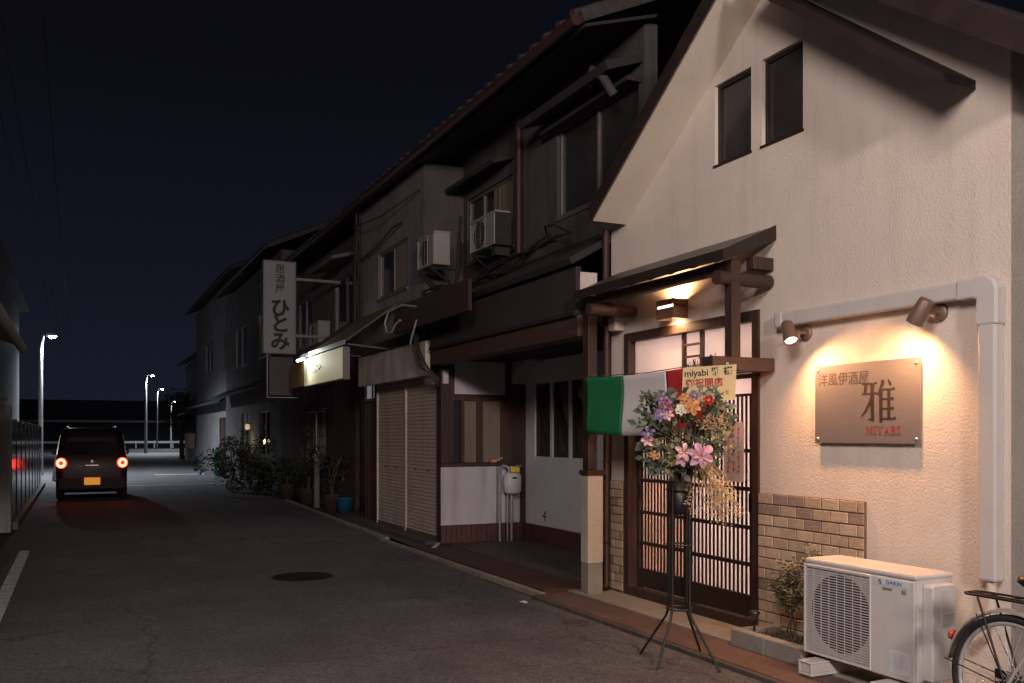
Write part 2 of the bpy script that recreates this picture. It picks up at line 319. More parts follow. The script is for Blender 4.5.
FACE_W = ((0,-1,0), (0,0,1), (-1,0,0))     # on a surface that looks at the street (-X)
FACE_S = ((1,0,0), (0,0,1), (0,-1,0))      # on a surface that looks back along the street (-Y)
def text(name, body, size, m, parent, at, face, bold=0.0, depth=0.002, align='CENTER', sx=1.0, lean=0.0):
    cu = bpy.data.curves.new(name, 'FONT'); cu.body = body; cu.size = size; cu.extrude = depth; cu.offset = bold
    cu.align_x = align; cu.align_y = 'CENTER'; cu.resolution_u = 3; cu.shear = lean
    tmp = bpy.data.objects.new('tmp', cu); COL.objects.link(tmp)
    dg = bpy.context.evaluated_depsgraph_get(); dg.update()
    me = bpy.data.meshes.new_from_object(tmp.evaluated_get(dg))
    bpy.data.objects.remove(tmp); bpy.data.curves.remove(cu)
    r, u, n = [Vector(a) for a in face]; at = Vector(at); o0 = WORLD[parent]
    for v in me.vertices:
        c = v.co.copy(); v.co = at + r*c.x*sx + u*c.y + n*(c.z + depth) - o0
    me.materials.clear(); me.materials.append(m)
    ob = bpy.data.objects.new(name, me); COL.objects.link(ob); ob.parent = parent; WORLD[ob] = o0
    return ob
def strokes(name, polys, m, parent, at, face, scale, depth=0.003):
    """flat letter shapes: polygons in letter space, lifted DEPTH off the face"""
    r, u, n = [Vector(a) for a in face]; at = Vector(at); mb = MB()
    for i, poly in enumerate(polys):
        k = len(poly); e = depth + i*0.00004
        lo = [at + r*x*scale + u*y*scale for x, y in poly]; hi = [p + n*e for p in lo]
        mb._add(lo + hi, [tuple(range(k, 2*k))] + [(j, (j+1) % k, (j+1) % k + k, j+k) for j in range(k)])
    return mb.build(name, m, parent)

def lamp(name, kind, loc, power, col, **kw):
    d = bpy.data.lights.new(name, kind); d.energy = power; d.color = col
    aim = kw.pop('aim', None)
    for k, v in kw.items(): setattr(d, k, v)
    o = bpy.data.objects.new(name, d); COL.objects.link(o); o.location = loc
    if aim is not None: o.rotation_euler = (Vector(aim) - Vector(loc)).to_track_quat('-Z', 'Y').to_euler()
    return o
def copy_tree(o, parent=None, loc=None, rotz=None):
    c = o.copy(); COL.objects.link(c); WORLD[c] = Vector(loc) if loc is not None else WORLD.get(o, Vector())
    if parent is not None: c.parent = parent
    if loc is not None: c.location = loc
    if rotz is not None: c.rotation_euler.z = rotz
    for ch in list(o.children): copy_tree(ch, c)
    return c

# ------------------------------------------------------------------ camera
H = 1.5; F = 910.0; TH = math.atan(434/910)
cam = bpy.data.cameras.new('camera'); cam.sensor_width = 36; cam.lens = F/1024*36; cam.shift_y = (435-341.5)/1024
cam.clip_start = 0.05; cam.clip_end = 2000
co = bpy.data.objects.new('camera', cam); COL.objects.link(co); co.location = (0, 0, H); co.rotation_euler = (R(90), 0, -TH)
S.camera = co
KEY = 950; BACK_FILL = 3300; SPOTW = 66; LAMPW = 60; SKY = 0.1; ROOM = 290
# ------------------------------------------------------------------ ground, road, pavement
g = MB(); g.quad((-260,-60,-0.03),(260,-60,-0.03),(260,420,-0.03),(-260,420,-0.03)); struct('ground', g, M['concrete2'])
rd = MB()
rd._add([(-0.75,-14,0),(3.77,-14,0),(3.80,8.6,0),(3.92,12,0),(4.55,24,0),(5.5,47,0),(6.6,62,0),(30,66,0),(30,86,0),(-40,86,0),(-40,70,0),(-2.2,66,0),(-1.5,40,0),(-0.9,16,0)],
        [tuple(range(14))])
struct('road', rd, M['asphalt'])
# thin worn edge line on the road and the kerb line further on
ln = MB()
for i in range(12):
    a, b = 3.0+i*0.86, 3.0+(i+1)*0.86-0.0
    ln.quad((-0.68,a,0.004),(-0.56,a,0.004),(-0.56,b,0.004),(-0.68,b,0.004))
struct('road_marking', ln, M['linepaint'])
l2 = MB(); l2.quad((1.2,29.0,0.004),(4.2,29.3,0.004),(4.2,29.5,0.004),(1.2,29.2,0.004)); l2.quad((2.6,36.5,0.004),(4.4,36.6,0.004),(4.4,36.95,0.004),(2.6,36.85,0.004))
struct('road_marking', l2, M['linepaint'])
# drain strip (concrete lids) along the house side on the camera's left
gt = MB()
for i in range(14):
    y = 2.2 + i*0.81
    gt.box(-1.08,-0.77,y,y+0.795,-0.02,0.012)
struct('gutter_lids', gt, M['concrete2'])
kb = MB(); kb.box(-0.98,-0.86,16.4,30,0,0.12); struct('kerb', kb, M['concrete'])
# pavement in front of the restaurant
sw = MB(); sw.box(4.162,4.60,2.2,7.5,-0.02,0.042); sw.box(3.2,4.27,-4,2.2,-0.02,0.02); struct('sidewalk', sw, M['concrete'])
bt = MB()
y = 2.5
while y < 7.45:
    bt.box(3.80,4.155,y,min(y+0.455,7.46),-0.02,0.034); y += 0.46
o = bt.build('tile_border', M['redtile'], bevel=0.004); o['kind'] = 'structure'
ke = MB()
for i in range(8): ke.box(3.755,3.795,2.5+i*0.62,2.5+i*0.62+0.614,-0.02,0.03)
o = ke.build('kerb', M['concrete2'], bevel=0.005); o['kind'] = 'structure'
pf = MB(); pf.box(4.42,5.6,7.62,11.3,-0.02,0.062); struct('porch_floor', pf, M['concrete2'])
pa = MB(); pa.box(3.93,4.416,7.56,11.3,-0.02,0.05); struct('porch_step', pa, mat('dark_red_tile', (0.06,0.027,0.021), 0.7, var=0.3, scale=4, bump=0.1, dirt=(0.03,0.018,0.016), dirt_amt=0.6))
kk = MB()
for i in range(10): kk.box(3.86,3.925,7.5+i*0.5,7.5+i*0.5+0.494,-0.02,0.035)
for i in range(14): kk.box(3.96+i*0.022,4.03+i*0.022,12.52+i*0.6,12.52+i*0.6+0.594,-0.02,0.04)
o = kk.build('kerb', M['concrete'], bevel=0.005); o['kind'] = 'structure'
far = MB(); far._add([(3.98,11.3,0.03),(4.9,11.3,0.03),(6,24,0.03),(9,62,0.03),(6.4,60,0.03),(5.5,47,0.03),(4.62,24,0.03),(4.05,13,0.03)],[tuple(range(8))])
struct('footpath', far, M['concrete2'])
# manhole covers
for (cx, cy, r, lb) in ((2.14, 9.63, 0.31, 'round cast iron manhole cover sunk in the asphalt near the middle of the road'),
                        (3.33, 10.15, 0.21, 'small round lid set in the asphalt close to the dark porch kerb'),
                        (3.60, 6.35, 0.10, 'tiny round valve lid set in the road by the red tile strip')):
    t = thing('manhole_cover', (cx, cy, 0.004), lb, 'manhole cover')
    MB().lathe([(r*1.12,0),(r*1.12,0.004),(r*1.03,0.005)], (cx,cy,0.001), n=36, smooth=False).build('frame_ring', M['concrete2'], t)
    mb = MB().lathe([(r,0.0),(r,0.006),(0,0.006)], (cx,cy,0.002), n=36, smooth=False)
    for i in range(-4, 5):
        for j in range(-4, 5):
            x, yv = i*r/5, j*r/5
            if x*x+yv*yv < (r*0.85)**2: mb.box(cx+x-r*0.06,cx+x+r*0.06,cy+yv-r*0.06,cy+yv+r*0.06,0.007,0.011)
    mb.build('lid', M['iron'] if r > .25 else M['concrete2'], t)

# ------------------------------------------------------------------ restaurant building
XW = 4.55
B = thing('restaurant_building', (XW, 5.0, 0), 'cream plastered gabled restaurant with lattice entrance and tiled dado', 'building')
apexY, apexZ = 5.02, 4.89
def under(y):  # underside of the roof at Y on the wall plane
    return apexZ - 0.70*(y-apexY) if y > apexY else apexZ - 0.72*(apexY-y)
DY0, DY1, DZ0, DZ1 = 5.31, 7.09, 0.10, 2.40
wins = [(4.84,5.26), (5.38,5.81)]; WZ0, WZ1 = 3.63, 4.26
br = sorted({3.28, DY0, DY1, apexY, *[y for w in wins for y in w]})
wb = MB()
for y0, y1 in zip(br[:-1], br[1:]):
    ym = (y0+y1)/2; cuts = [0.0]
    if DY0 < ym < DY1: cuts += [DZ0, DZ1]
    if any(a < ym < b for a, b in wins): cuts += [WZ0, WZ1]
    for i in range(0, len(cuts), 2):
        lo = cuts[i]
        if i+1 < len(cuts): wb.box(XW, XW+0.16, y0, y1, lo, cuts[i+1])
        else: wb.prism([(y0,lo),(y1,lo),(y1,under(y1)),(y0,under(y0))], 'x', XW, XW+0.16)
wb.box(XW, XW+0.16, 7.09, 7.36, 0, 3.44)
sdw = MB(); sdw.box(XW+0.162, 9.2, 3.28, 3.44, 0, 3.62); sdw.box(XW+0.004, XW+0.161, 3.272, 3.2795, 0, 3.6); sdw.build('side_wall', M['sidewall'], B)
wb.box(XW+0.16, 9.2, 7.2, 7.36, 0, 3.44)
wb.build('wall', M['stucco'], B)
# roof slabs: overhang on the street side
XO = 4.20
def slab(y0, y1, th, x0, x1, off=0.0):
    mb = MB(); a, b = under(y0)+off, under(y1)+off
    return mb.prism([(y0,a),(y1,b),(y1,b+th),(y0,a+th)], 'x', x0, x1)
rf = MB(); rf.v = []; 
for part in (slab(apexY, 7.115, 0.10, XO-0.02, 9.4, 0.032), slab(2.80, apexY, 0.10, XO-0.02, 9.4, 0.032)): rf._add(part.v, part.f)
rfo = rf.build('roof', M['rooftile'], B)
so = slab(apexY, 7.10, 0.03, XO, XW+0.02); so.build('soffit', M['soffit'], rfo)
so = slab(2.82, apexY-0.003, 0.03, XO, XW+0.02); so.build('soffit', M['darkbrown'], rfo)
fa = MB()
for part in (slab(apexY, 7.118, 0.15, XO-0.035, XO-0.021, -0.006), slab(2.79, apexY-0.002, 0.17, XO-0.04, XO-0.021, -0.03)): fa._add(part.v, part.f)
fa.build('verge_board', M['darkbrown'], rfo)
# lower pent strip that follows the right hand slope
def low(y): return 3.44 + 0.775*(y-3.49)
ps = MB(); ps.prism([(3.49,low(3.49)),(5.02,low(5.02)),(5.02,low(5.02)+0.05),(3.49,low(3.49)+0.05)], 'x', 4.17, XW-0.002)
ps.build('verge_hood', M['darkbrown'], B)
hl = MB(); hl.prism([(3.485,low(3.485)-0.012),(5.03,low(5.03)-0.012),(5.03,low(5.03)+0.058),(3.485,low(3.485)+0.058)], 'x', 4.155, 4.168); hl.build('verge_board', M['darkbrown'], B)
# gable windows
for y0, y1 in wins:
    fr = MB(); t_ = 0.028
    fr.box(XW+0.03,XW+0.09,y0,y0+t_,WZ0,WZ1); fr.box(XW+0.03,XW+0.09,y1-t_,y1,WZ0,WZ1)
    fr.box(XW+0.03,XW+0.09,y0+t_,y1-t_,WZ0,WZ0+t_); fr.box(XW+0.03,XW+0.09,y0+t_,y1-t_,WZ1-t_,WZ1)
    w = fr.build('window', M['darkbrown'], B, 0.003)
    MB().box(XW+0.05,XW+0.06,y0+t_,y1-t_,WZ0+t_,WZ1-t_).build('pane', M['glass2'], w)
    MB().box(XW-0.012,XW+0.03,y0-0.01,y1+0.01,WZ0-0.018,WZ0-0.001).build('sill', M['darkbrown'], w)
# tiled dado, individual bricks
def bricks(name, y0, y1, z0, z1, xf, bw=0.158, bh=0.078, gap=0.009):
    rnd = random.Random(3); mb = MB(); rows = int(round((z1-z0)/bh)); 
    mb.cur = 3; mb.box(xf+0.006, xf+0.028, y0, y1, z0, z1)
    for r_ in range(rows):
        z = z0 + r_*(z1-z0)/rows; y = y1 - (bw/2 if r_ % 2 else 0)
        edges = [y1]
        while y > y0 + 0.02:
            if y < y1: edges.append(y)
            y -= bw
        edges.append(y0)
        for a, b in zip(edges[:-1], edges[1:]):
            if a-b < 0.02: continue
            mb.cur = rnd.choices([0,1,2],[5,4,2.2])[0]; j = rnd.uniform(-0.002,0.002)
            mb.box(xf+j, xf+0.02, b+gap/2, a-gap/2, z+gap/2, z+(z1-z0)/rows-gap/2)
    return mb.build(name, [M['brick1'],M['brick2'],M['brick3'],M['mortar']], B, 0.003)
bricks('brick_dado', 4.27, 5.27, 0.06, 1.075, XW-0.03)
bricks('brick_dado', 7.12, 7.35, 0.06, 1.075, XW-0.03)

# entrance: frame, transom, two sliding lattice doors
EN = MB(); xf0, xf1 = XW-0.015, XW+0.15
EN.box(xf0,xf1,DY0-0.03,DY0+0.05,DZ0-0.06,DZ1+0.03); EN.box(xf0,xf1,DY1-0.05,DY1+0.03,DZ0-0.06,DZ1+0.03)
EN.box(xf0,xf1,DY0+0.05,DY1-0.05,DZ1-0.05,DZ1+0.03); EN.box(xf0,xf1,DY0+0.05,DY1-0.05,1.97,2.04); EN.box(xf0,xf1,DY0+0.05,DY1-0.05,0.04,0.118)
EN.build('door_frame', M['wood'], B, 0.004)
tr = MB()                      # transom lights
tr.box(XW+0.06,XW+0.075,DY0+0.05,DY1-0.05,2.04,2.35)
tro = tr.build('transom', M['paper_dim'], B)
tg = MB()
for y in (6.02, 6.265): tg.box(XW+0.02,XW+0.055,y-0.014,y+0.014,2.041,2.349)
for z in (2.15, 2.25): tg.box(XW+0.025,XW+0.05,6.034,6.251,z-0.009,z+0.009)
tg.build('transom_bars', M['wood'], tro, 0.002)
# ink branch painted on the transom paper
rnd = random.Random(11); ib = MB()
for k in range(46):
    y = rnd.uniform(5.74, 6.24); z = 2.05 + rnd.random()**1.6*0.115
    if abs(y-6.02) < 0.018: continue
    a = rnd.uniform(0, 6.28); ib.leaf((XW+0.0585, y, z), (0, math.cos(a), math.sin(a)), (1,0,0), rnd.uniform(0.02,0.045), rnd.uniform(0.012,0.022), 0.0)
for k in range(5):
    y = rnd.uniform(5.78, 6.2); ib.bar((XW+0.0585,y,2.045),(XW+0.0585,y+rnd.uniform(-.06,.06),2.13),0.004)
ib.build('painted_branch', M['signink'], tro)
def lattice_door(y0, y1, x, paper):
    st = 0.042; z0, z1 = 0.125, 1.965
    fr = MB()
    fr.box(x,x+0.034,y0,y0+st,z0,z1); fr.box(x,x+0.034,y1-st,y1,z0,z1)
    fr.box(x,x+0.034,y0+st,y1-st,z0,0.29); fr.box(x,x+0.034,y0+st,y1-st,z1-0.035,z1)
    for z in (0.52, 0.80, 1.09, 1.38): fr.box(x+0.002,x+0.032,y0+st,y1-st,z-0.015,z+0.015)
    d = fr.build('sliding_door', M['doorwood'], B, 0.003)
    sl = MB(); n = 16; span = y1-y0-2*st
    for i in range(n):
        y = y0+st+span*(i+0.5)/n
        sl.box(x+0.014,x+0.021,y-0.0105,y+0.0105,0.2895,1.80)
    sl.box(x+0.003,x+0.03,y0+st,y1-st,1.795,1.815)
    sl.build('lattice', M['doorwood'], d)
    MB().box(x+0.036,x+0.042,y0+0.01,y1-0.01,1.10,z1-0.01).build('paper_pane', paper, d)
    MB().box(x+0.036,x+0.042,y0+0.01,y1-0.01,z0+0.01,1.10).build('lower_pane', M['paper_tan'] if y0 > 6 else paper, d)
    MB().box(x-0.008,x-0.0005,(y0+0.05 if y0 < 6 else y1-0.05)-0.012,(y0+0.05 if y0 < 6 else y1-0.05)+0.012,0.92,1.06).build('handle', M['black'], d)
    return d
lattice_door(5.365, 6.235, XW+0.022, M['paper'])
dl = lattice_door(6.17, 7.035, XW+0.072, M['paper_dim'])

# the room behind the doors
rm = MB(); rm.box(7.0,7.05,4.6,7.2,0.05,2.6); rm.box(4.72,7.05,4.6,7.195,2.55,2.6); rm.box(4.72,7.05,4.6,7.195,0.02,0.06); rm.box(4.72,7.0,4.55,4.6,0.05,2.6)
rmo = rm.build('interior', M['pillar'], B)
bx('counter', M['wood'], rmo, 5.9,6.5,5.0,6.2,.06,1.05); bx('shelf', M['wood'], rmo, 6.7,7.0,5.0,7.0,1.3,1.34)
lamp('room_light','POINT',(5.75,5.75,2.15),ROOM,(1,.83,.81),shadow_soft_size=.12)
# entrance canopy
cy0, cy1 = 5.12, 7.22
cx0, cz0, cz1 = 4.08, 2.775, 2.985
cn = MB()
cn.prism([(cx0,cz0),(XW-0.002,cz1),(XW-0.002,cz1+0.025),(cx0,cz0+0.025)], 'y', cy0, cy1)
ca = cn.build('canopy', M['canopy'], B, 0.002)
fb = MB(); fb.prism([(cx0-0.012,cz0-0.05),(cx0-0.001,cz0-0.045),(cx0-0.001,cz0+0.028),(cx0-0.012,cz0+0.028)], 'y', cy0-0.015, cy1+0.01)
fb.prism([(cx0,cz0-0.055),(XW-0.004,cz1-0.075),(XW-0.004,cz1+0.03),(cx0,cz0+0.03)], 'y', cy0-0.016, cy0-0.001); fb.build('fascia', M['darkbrown'], ca)
rr = MB()
for i in range(8):
    y = cy0 + 0.09 + i*0.275
    rr.prism([(cx0+0.01,cz0-0.05),(XW-0.006,cz1-0.055),(XW-0.006,cz1-0.004),(cx0+0.01,cz0-0.002)], 'y', y-0.02, y+0.02)
rr.build('rafters', M['woodh'], ca)
MB().box(4.17,4.24,cy0+0.02,cy1-0.03,2.665,2.745).build('purlin', M['woodh'], ca, 0.005)
for y in (5.17, 6.95): MB().tube([(4.06,y,2.61),(XW-0.01,y,2.61)], 0.050, 16).build('log_bracket', M['wood'], ca)
MB().box(4.36,XW-0.004,5.13,5.21,2.69,2.78).build('block', M['wood'], ca, 0.004)
MB().box(4.165,4.245,5.13,5.21,2.05,2.74).build('post', M['wood'], ca, 0.004)
MB().box(3.98,XW-0.016,5.105,5.235,1.955,2.052).build('bracket_arm', M['woodh'], ca, 0.006)
MB().lathe([(0.010,0),(0.010,0.006),(0,0.008)], (4.105,5.105,2.0), axis=(0,-1,0), n=10).build('bolt_head', M['warmslit'] if False else M['chrome'], ca)
# drainpipe at the party wall, junction box
dp = MB(); dp.tube([(4.46,7.31,3.42),(4.46,7.31,2.92),(4.38,7.31,2.86),(4.30,7.33,2.84)], 0.032, 12)
dp.tube([(4.46,7.295,2.74),(4.46,7.295,0.12),(4.42,7.27,0.07)], 0.032, 12)
for z in (0.5,1.25,2.3): dp.lathe([(0.037,-0.012),(0.037,0.012)], (4.46,7.295,z), n=12)
dp.build('drainpipe', M['gutter'], B)
bx('junction_box', M['pillar'], B, 4.44,4.545,7.12,7.24,2.46,2.585,0.008)
# poster glued to the near door
po = thing('door_poster', (XW+0.018,5.6,1.14), 'narrow beige poster with a red column of writing stuck on lattice door', 'poster')
MB().box(XW+0.0175,XW+0.0205,5.485,5.725,1.14,1.60).build('sheet', mat('poster_paper',(0.75,0.56,0.48),0.8,var=0.05), po)
rnd = random.Random(5); pw = MB()
for col_, m0 in ((5.665,0.4),(5.605,1.0),(5.545,0.5)):
    z = 1.55
    while z > 1.20:
        s_ = 0.012*m0+0.008
        for k in range(4):
            a = rnd.uniform(-0.25,0.25)+(math.pi/2 if k % 2 else 0); c_ = Vector((XW+0.0172, col_+rnd.uniform(-.3,.3)*s_*2, z+rnd.uniform(-.3,.3)*s_*2))
            v_ = Vector((0,math.cos(a),math.sin(a)))*s_*0.9; pw.bar(c_-v_, c_+v_, 0.0012, 0.004, up=(1,0,0))
        z -= s_*2.6
pw.build('writing', M['inkred'], po)

# ------------------------------------------------------------------ shop sign
SG = thing('shop_sign', (XW-0.03,4.26,1.447), 'brushed metal shop sign with dark etched lettering under two spotlights', 'sign')
sx = XW-0.035
MB().box(sx,sx+0.006,3.83,4.69,1.447,1.965).build('plate', M['steel'], SG, 0.0015)
cs = MB()
for y in (3.86,4.66):
    for z in (1.477,1.935):
        cs.lathe([(0.009,0),(0.009,0.006),(0.006,0.009),(0,0.009)], (sx,y,z), axis=(-1,0,0), n=12); cs.tube([(sx+0.006,y,z),(XW,y,z)],0.006,8)
cs.build('standoff', M['chrome'], SG)
text('small_lettering', '洋風伊酒屋', 0.092, M['inkgrey'], SG, (sx-0.0005, 4.44, 1.862), FACE_W, bold=0.0, depth=0.0004, sx=0.95)
# big character 雅 in a serif hand, drawn stroke by stroke in a unit square
def hbar(x0, x1, y, t=0.035, s=0.05): return [(x0,y-t/2),(x1,y-t/2),(x1,y+t/2),(x1-s*0.5,y+t/2+s*0.62),(x1-s*1.6,y+t/2),(x0,y+t/2)]
def vbar(x, y0, y1, t=0.085): return [(x-t/2,y0),(x+t/2,y0+0.02),(x+t/2,y1-0.01),(x,y1+0.02),(x-t/2-0.02,y1+0.025)]
MIYA = [hbar(0.03,0.46,0.90), [(0.10,0.90),(0.18,0.90),(0.155,0.70),(0.095,0.66),(0.07,0.665)], hbar(0.02,0.47,0.67),
        vbar(0.335,0.06,0.90,0.085), [(0.20,0.09),(0.293,0.045),(0.36,0.03),(0.3775,0.075),(0.293,0.10)],
        [(0.292,0.655),(0.24,0.52),(0.14,0.33),(0.0,0.16),(0.02,0.14),(0.18,0.28),(0.30,0.45),(0.36,0.62)],
        [(0.60,0.99),(0.69,0.95),(0.66,0.87),(0.58,0.74),(0.485,0.62),(0.47,0.635),(0.545,0.80)], vbar(0.585,0.0,0.76,0.085),
        [(0.775,0.98),(0.80,0.985),(0.875,0.89),(0.865,0.825),(0.82,0.84)],
        hbar(0.628,0.97,0.755), hbar(0.628,0.94,0.535), hbar(0.628,0.94,0.315), hbar(0.628,1.0,0.085),
        [(0.765,0.1025),(0.845,0.1025),(0.845,0.7375),(0.765,0.7375)]]
strokes('large_character', MIYA, M['ink'], SG, (sx-0.0005,4.285,1.578), FACE_W, 0.272, depth=0.0008)
def ser(x0, x1, y, t=0.05): return [(x0,y-t/2),(x1,y-t/2),(x1,y+t/2),(x0,y+t/2)]
def rect(x0, x1, y0, y1): return [(x0,y0),(x1,y0),(x1,y1),(x0,y1)]
LET = {'M': (1.0, [rect(.13,.18,.05,.95), rect(.78,.92,.05,.95), [(.13,.95),(.27,.95),(.54,.12),(.48,.05)], [(.48,.05),(.54,.12),(.78,.95),(.74,.98)], ser(.02,.3,.02), ser(.68,1.0,.02), ser(.02,.26,.97), ser(.76,1.0,.97)]),
       'I': (.44, [rect(.15,.29,.05,.95), ser(.03,.41,.02), ser(.03,.41,.97)]),
       'Y': (.86, [rect(.36,.50,.05,.5), [(.08,.95),(.24,.95),(.50,.5),(.36,.5)], [(.44,.5),(.50,.5),(.76,.95),(.70,.95)], ser(.24,.62,.02), ser(0,.34,.97), ser(.6,.86,.97)]),
       'A': (.88, [[(.10,.05),(.16,.05),(.46,.88),(.42,.98)], [(.42,.98),(.47,.98),(.80,.05),(.65,.05)], ser(.24,.62,.35), ser(0,.28,.02), ser(.56,.88,.02)]),
       'B': (.74, [rect(.11,.25,.05,.95), ser(.02,.5,.02), ser(.02,.48,.97), ser(.25,.5,.51), [(.5,-.005),(.62,.04),(.70,.16),(.70,.36),(.62,.48),(.5,.535),(.5,.485),(.56,.44),(.57,.2),(.54,.08),(.5,.045)],
                   [(.5,.485),(.58,.56),(.66,.66),(.66,.82),(.58,.95),(.48,.995),(.48,.945),(.53,.88),(.53,.64),(.48,.535)]])}
x = 0.0; allp = []
for ch in 'MIYABI':
    w_, ps_ = LET[ch]; allp += [[(px_+x, py_) for px_, py_ in p] for p in ps_]; x += w_ + 0.14
strokes('small_latin_lettering', allp, M['inkred'], SG, (sx-0.0005,4.245,1.503), FACE_W, 0.052, depth=0.0008)

# spotlights over the sign
def spot(y, z, aim, label):
    t = thing('spotlight', (XW,y,z), label, 'spotlight', 'spotlights over the metal sign')
    MB().lathe([(0.052,0),(0.052,0.018),(0.046,0.024),(0,0.024)], (XW,y,z), axis=(-1,0,0), n=24).build('base_plate', M['spotshell'], t)
    c = Vector((XW-0.165,y,z)); d = (Vector(aim)-c).normalized()
    MB().tube([(XW-0.02,y,z),c], 0.014, 10).build('arm', M['spotshell'], t)
    MB().lathe([(0,-0.075),(0.036,-0.075),(0.044,-0.06),(0.05,0.075),(0.05,0.08),(0.043,0.08),(0.040,0.062)], c, axis=d, n=24).build('head', M['spotshell'], t)
    MB().lathe([(0.041,0.064),(0.038,0.069),(0,0.070)], c, axis=d, n=24).build('lens', M['warmlens'], t)
    return c + d*0.085, d
spots = [spot(4.80, 2.205, (4.30,4.56,1.80), 'wall spotlight at the metal sign corner nearest the door, lens towards the street'),
         spot(3.72, 2.215, (4.33,3.98,1.78), 'wall spotlight beside the vertical white duct, seen from its back')]

# wall lamp above the door
WL = thing('wall_lamp', (XW,6.28,2.47), 'brown box wall lamp glowing up and down above the lattice door', 'wall lamp')
ly0, ly1, lz0, lz1, lx = 6.16, 6.40, 2.465, 2.625, XW-0.15
sh = MB(); sh.box(lx,lx+0.008,ly0,ly1,lz0,2.555); sh.box(lx,lx+0.008,ly0,ly1,2.578,lz1)
sh.box(lx+0.008,XW,ly0,ly0+0.008,lz0,2.555); sh.box(lx+0.008,XW,ly0,ly0+0.008,2.578,lz1); sh.box(lx+0.008,XW,ly1-0.008,ly1,lz0,lz1)
sh.box(lx+0.008,XW,ly0+0.008,ly0+0.012,2.555,2.578)
sh.build('shade', M['lampshell'], WL)
MB().box(lx+0.009,lx+0.014,ly0+0.013,ly1-0.008,2.556,2.577).build('slit', M['warmslit'], WL)
MB().lathe([(0,-0.05),(0.025,-0.045),(0.035,-0.01),(0.03,0.02),(0.016,0.045),(0.014,0.05)], (XW-0.075,6.28,2.535), n=16).build('bulb', M['warmlens'], WL)

# white pipe duct
DU = thing('pipe_duct', (XW,3.37,0.72), 'white plastic pipe duct running along the wall and down its corner', 'pipe duct')
xd = XW-0.075
MB().box(xd,XW,3.43,4.98,2.265,2.365).build('horizontal_cover', M['duct'], DU, 0.014)
MB().box(xd-0.006,XW,4.96,5.05,2.258,2.372).build('end_cap', M['duct'], DU, 0.02)
MB().prism([(3.305,2.10),(3.435,2.10),(3.435,2.25),(3.46,2.258),(3.56,2.258),(3.56,2.372),(3.37,2.372),(3.325,2.35),(3.305,2.30)], 'x', xd-0.006, XW).build('elbow', M['duct'], DU, 0.014)
MB().box(xd,XW,3.315,3.425,0.70,2.12).build('vertical_cover', M['duct'], DU, 0.014)
hz = MB(); hz.tube([(XW-0.03,3.37,0.76),(XW-0.03,3.37,0.55),(XW-0.06,3.40,0.42),(4.46,3.48,0.35)], 0.028, 10); hz.build('pipe', M['pillar'], DU)

# ------------------------------------------------------------------ air conditioner on the pavement
def ac_unit(root, x0, x1, y0, y1, z0, z1, detail=True):
    shell = M['acwhite'] if detail else M['acold']
    """front looks at -X; fan at the far (+Y) end"""
    w = y1-y0; h = z1-z0
    body = MB().box(x0+0.02,x1,y0,y1,z0+0.012,z1-0.02).build('cabinet', shell, root, 0.012)
    bx('top_cover', shell, root, x0+0.008,x1+0.006,y0-0.006,y1+0.006,z1-0.03,z1,0.012)
    fy0 = y0+w*0.36; cyf, czf = (fy0+y1-0.03)/2, (z0+z1)/2-0.005; rad = min(h*0.415,(y1-fy0)*0.44)
    front = MB().box(x0,x0+0.02,y0,fy0,z0+0.014,z1-0.035); front.build('front_panel', shell, root, 0.006)
    # bell mouth panel with a round opening behind the grille
    n = 40; pan = MB(); ring = []; outer = []
    for k in range(n):
        a = 2*math.pi*k/n; ring.append((cyf+rad*math.cos(a), czf+rad*math.sin(a)))
        m_ = max(abs(math.cos(a))/((y1-fy0)/2), abs(math.sin(a))/(h/2-0.024)); outer.append(((fy0+y1)/2+math.cos(a)/m_, czf+0.0+math.sin(a)/m_))
    for k in range(n):
        j = (k+1) % n
        pan._add([(x0+0.017,*outer[k]),(x0+0.017,*outer[j]),(x0+0.017,*ring[j]),(x0+0.017,*ring[k])], [(0,1,2,3)])
        pan._add([(x0+0.017,*ring[k]),(x0+0.017,*ring[j]),(x0+0.0195,*ring[j]),(x0+0.0195,*ring[k])], [(0,1,2,3)])
    pan.build('shroud', M['acgrey'], root)
    fan = MB().lathe([(rad,0.0),(rad,0.0015),(0,0.0015)], (x0+0.0192,cyf,czf), axis=(-1,0,0), n=40, smooth=False)
    fan.lathe([(rad*0.24,0.0),(rad*0.24,0.005),(0,0.008)], (x0+0.0175,cyf,czf), axis=(-1,0,0), n=24)
    for k in range(3):
        a0 = k*2.094
        pts = [(x0+0.0170,cyf+math.cos(a0+s*0.9)*rad*f_,czf+math.sin(a0+s*0.9)*rad*f_) for s, f_ in ((0,.22),(.25,.93),(1.05,.93),(.9,.22))]
        fan.quad(*pts)
    fan.build('fan', M['fan'], root)
    gr = MB(); nb = 34 if detail else 12
    for k in range(nb):
        z = z0+0.035+(h-0.085)*k/(nb-1); gr.box(x0-0.004,x0+0.0006,fy0+0.012,y1-0.012,z-0.0026,z+0.0026)
    for k in range(9 if detail else 4):
        y = fy0+0.016+(y1-fy0-0.032)*k/(8 if detail else 3); gr.box(x0+0.001,x0+0.005,y-0.0022,y+0.0022,z0+0.03,z1-0.045)
    gr.build('grille', shell, root)
    fr = MB(); fr.box(x0-0.006,x0+0.016,fy0,fy0+0.012,z0+0.02,z1-0.036); fr.box(x0-0.006,x0+0.016,y1-0.012,y1,z0+0.02,z1-0.036)
    fr.box(x0-0.006,x0+0.016,fy0+0.012,y1-0.012,z0+0.02,z0+0.032); fr.box(x0-0.006,x0+0.016,fy0+0.012,y1-0.012,z1-0.048,z1-0.036)
    fr.build('grille_frame', shell, root, 0.003)
    return fy0
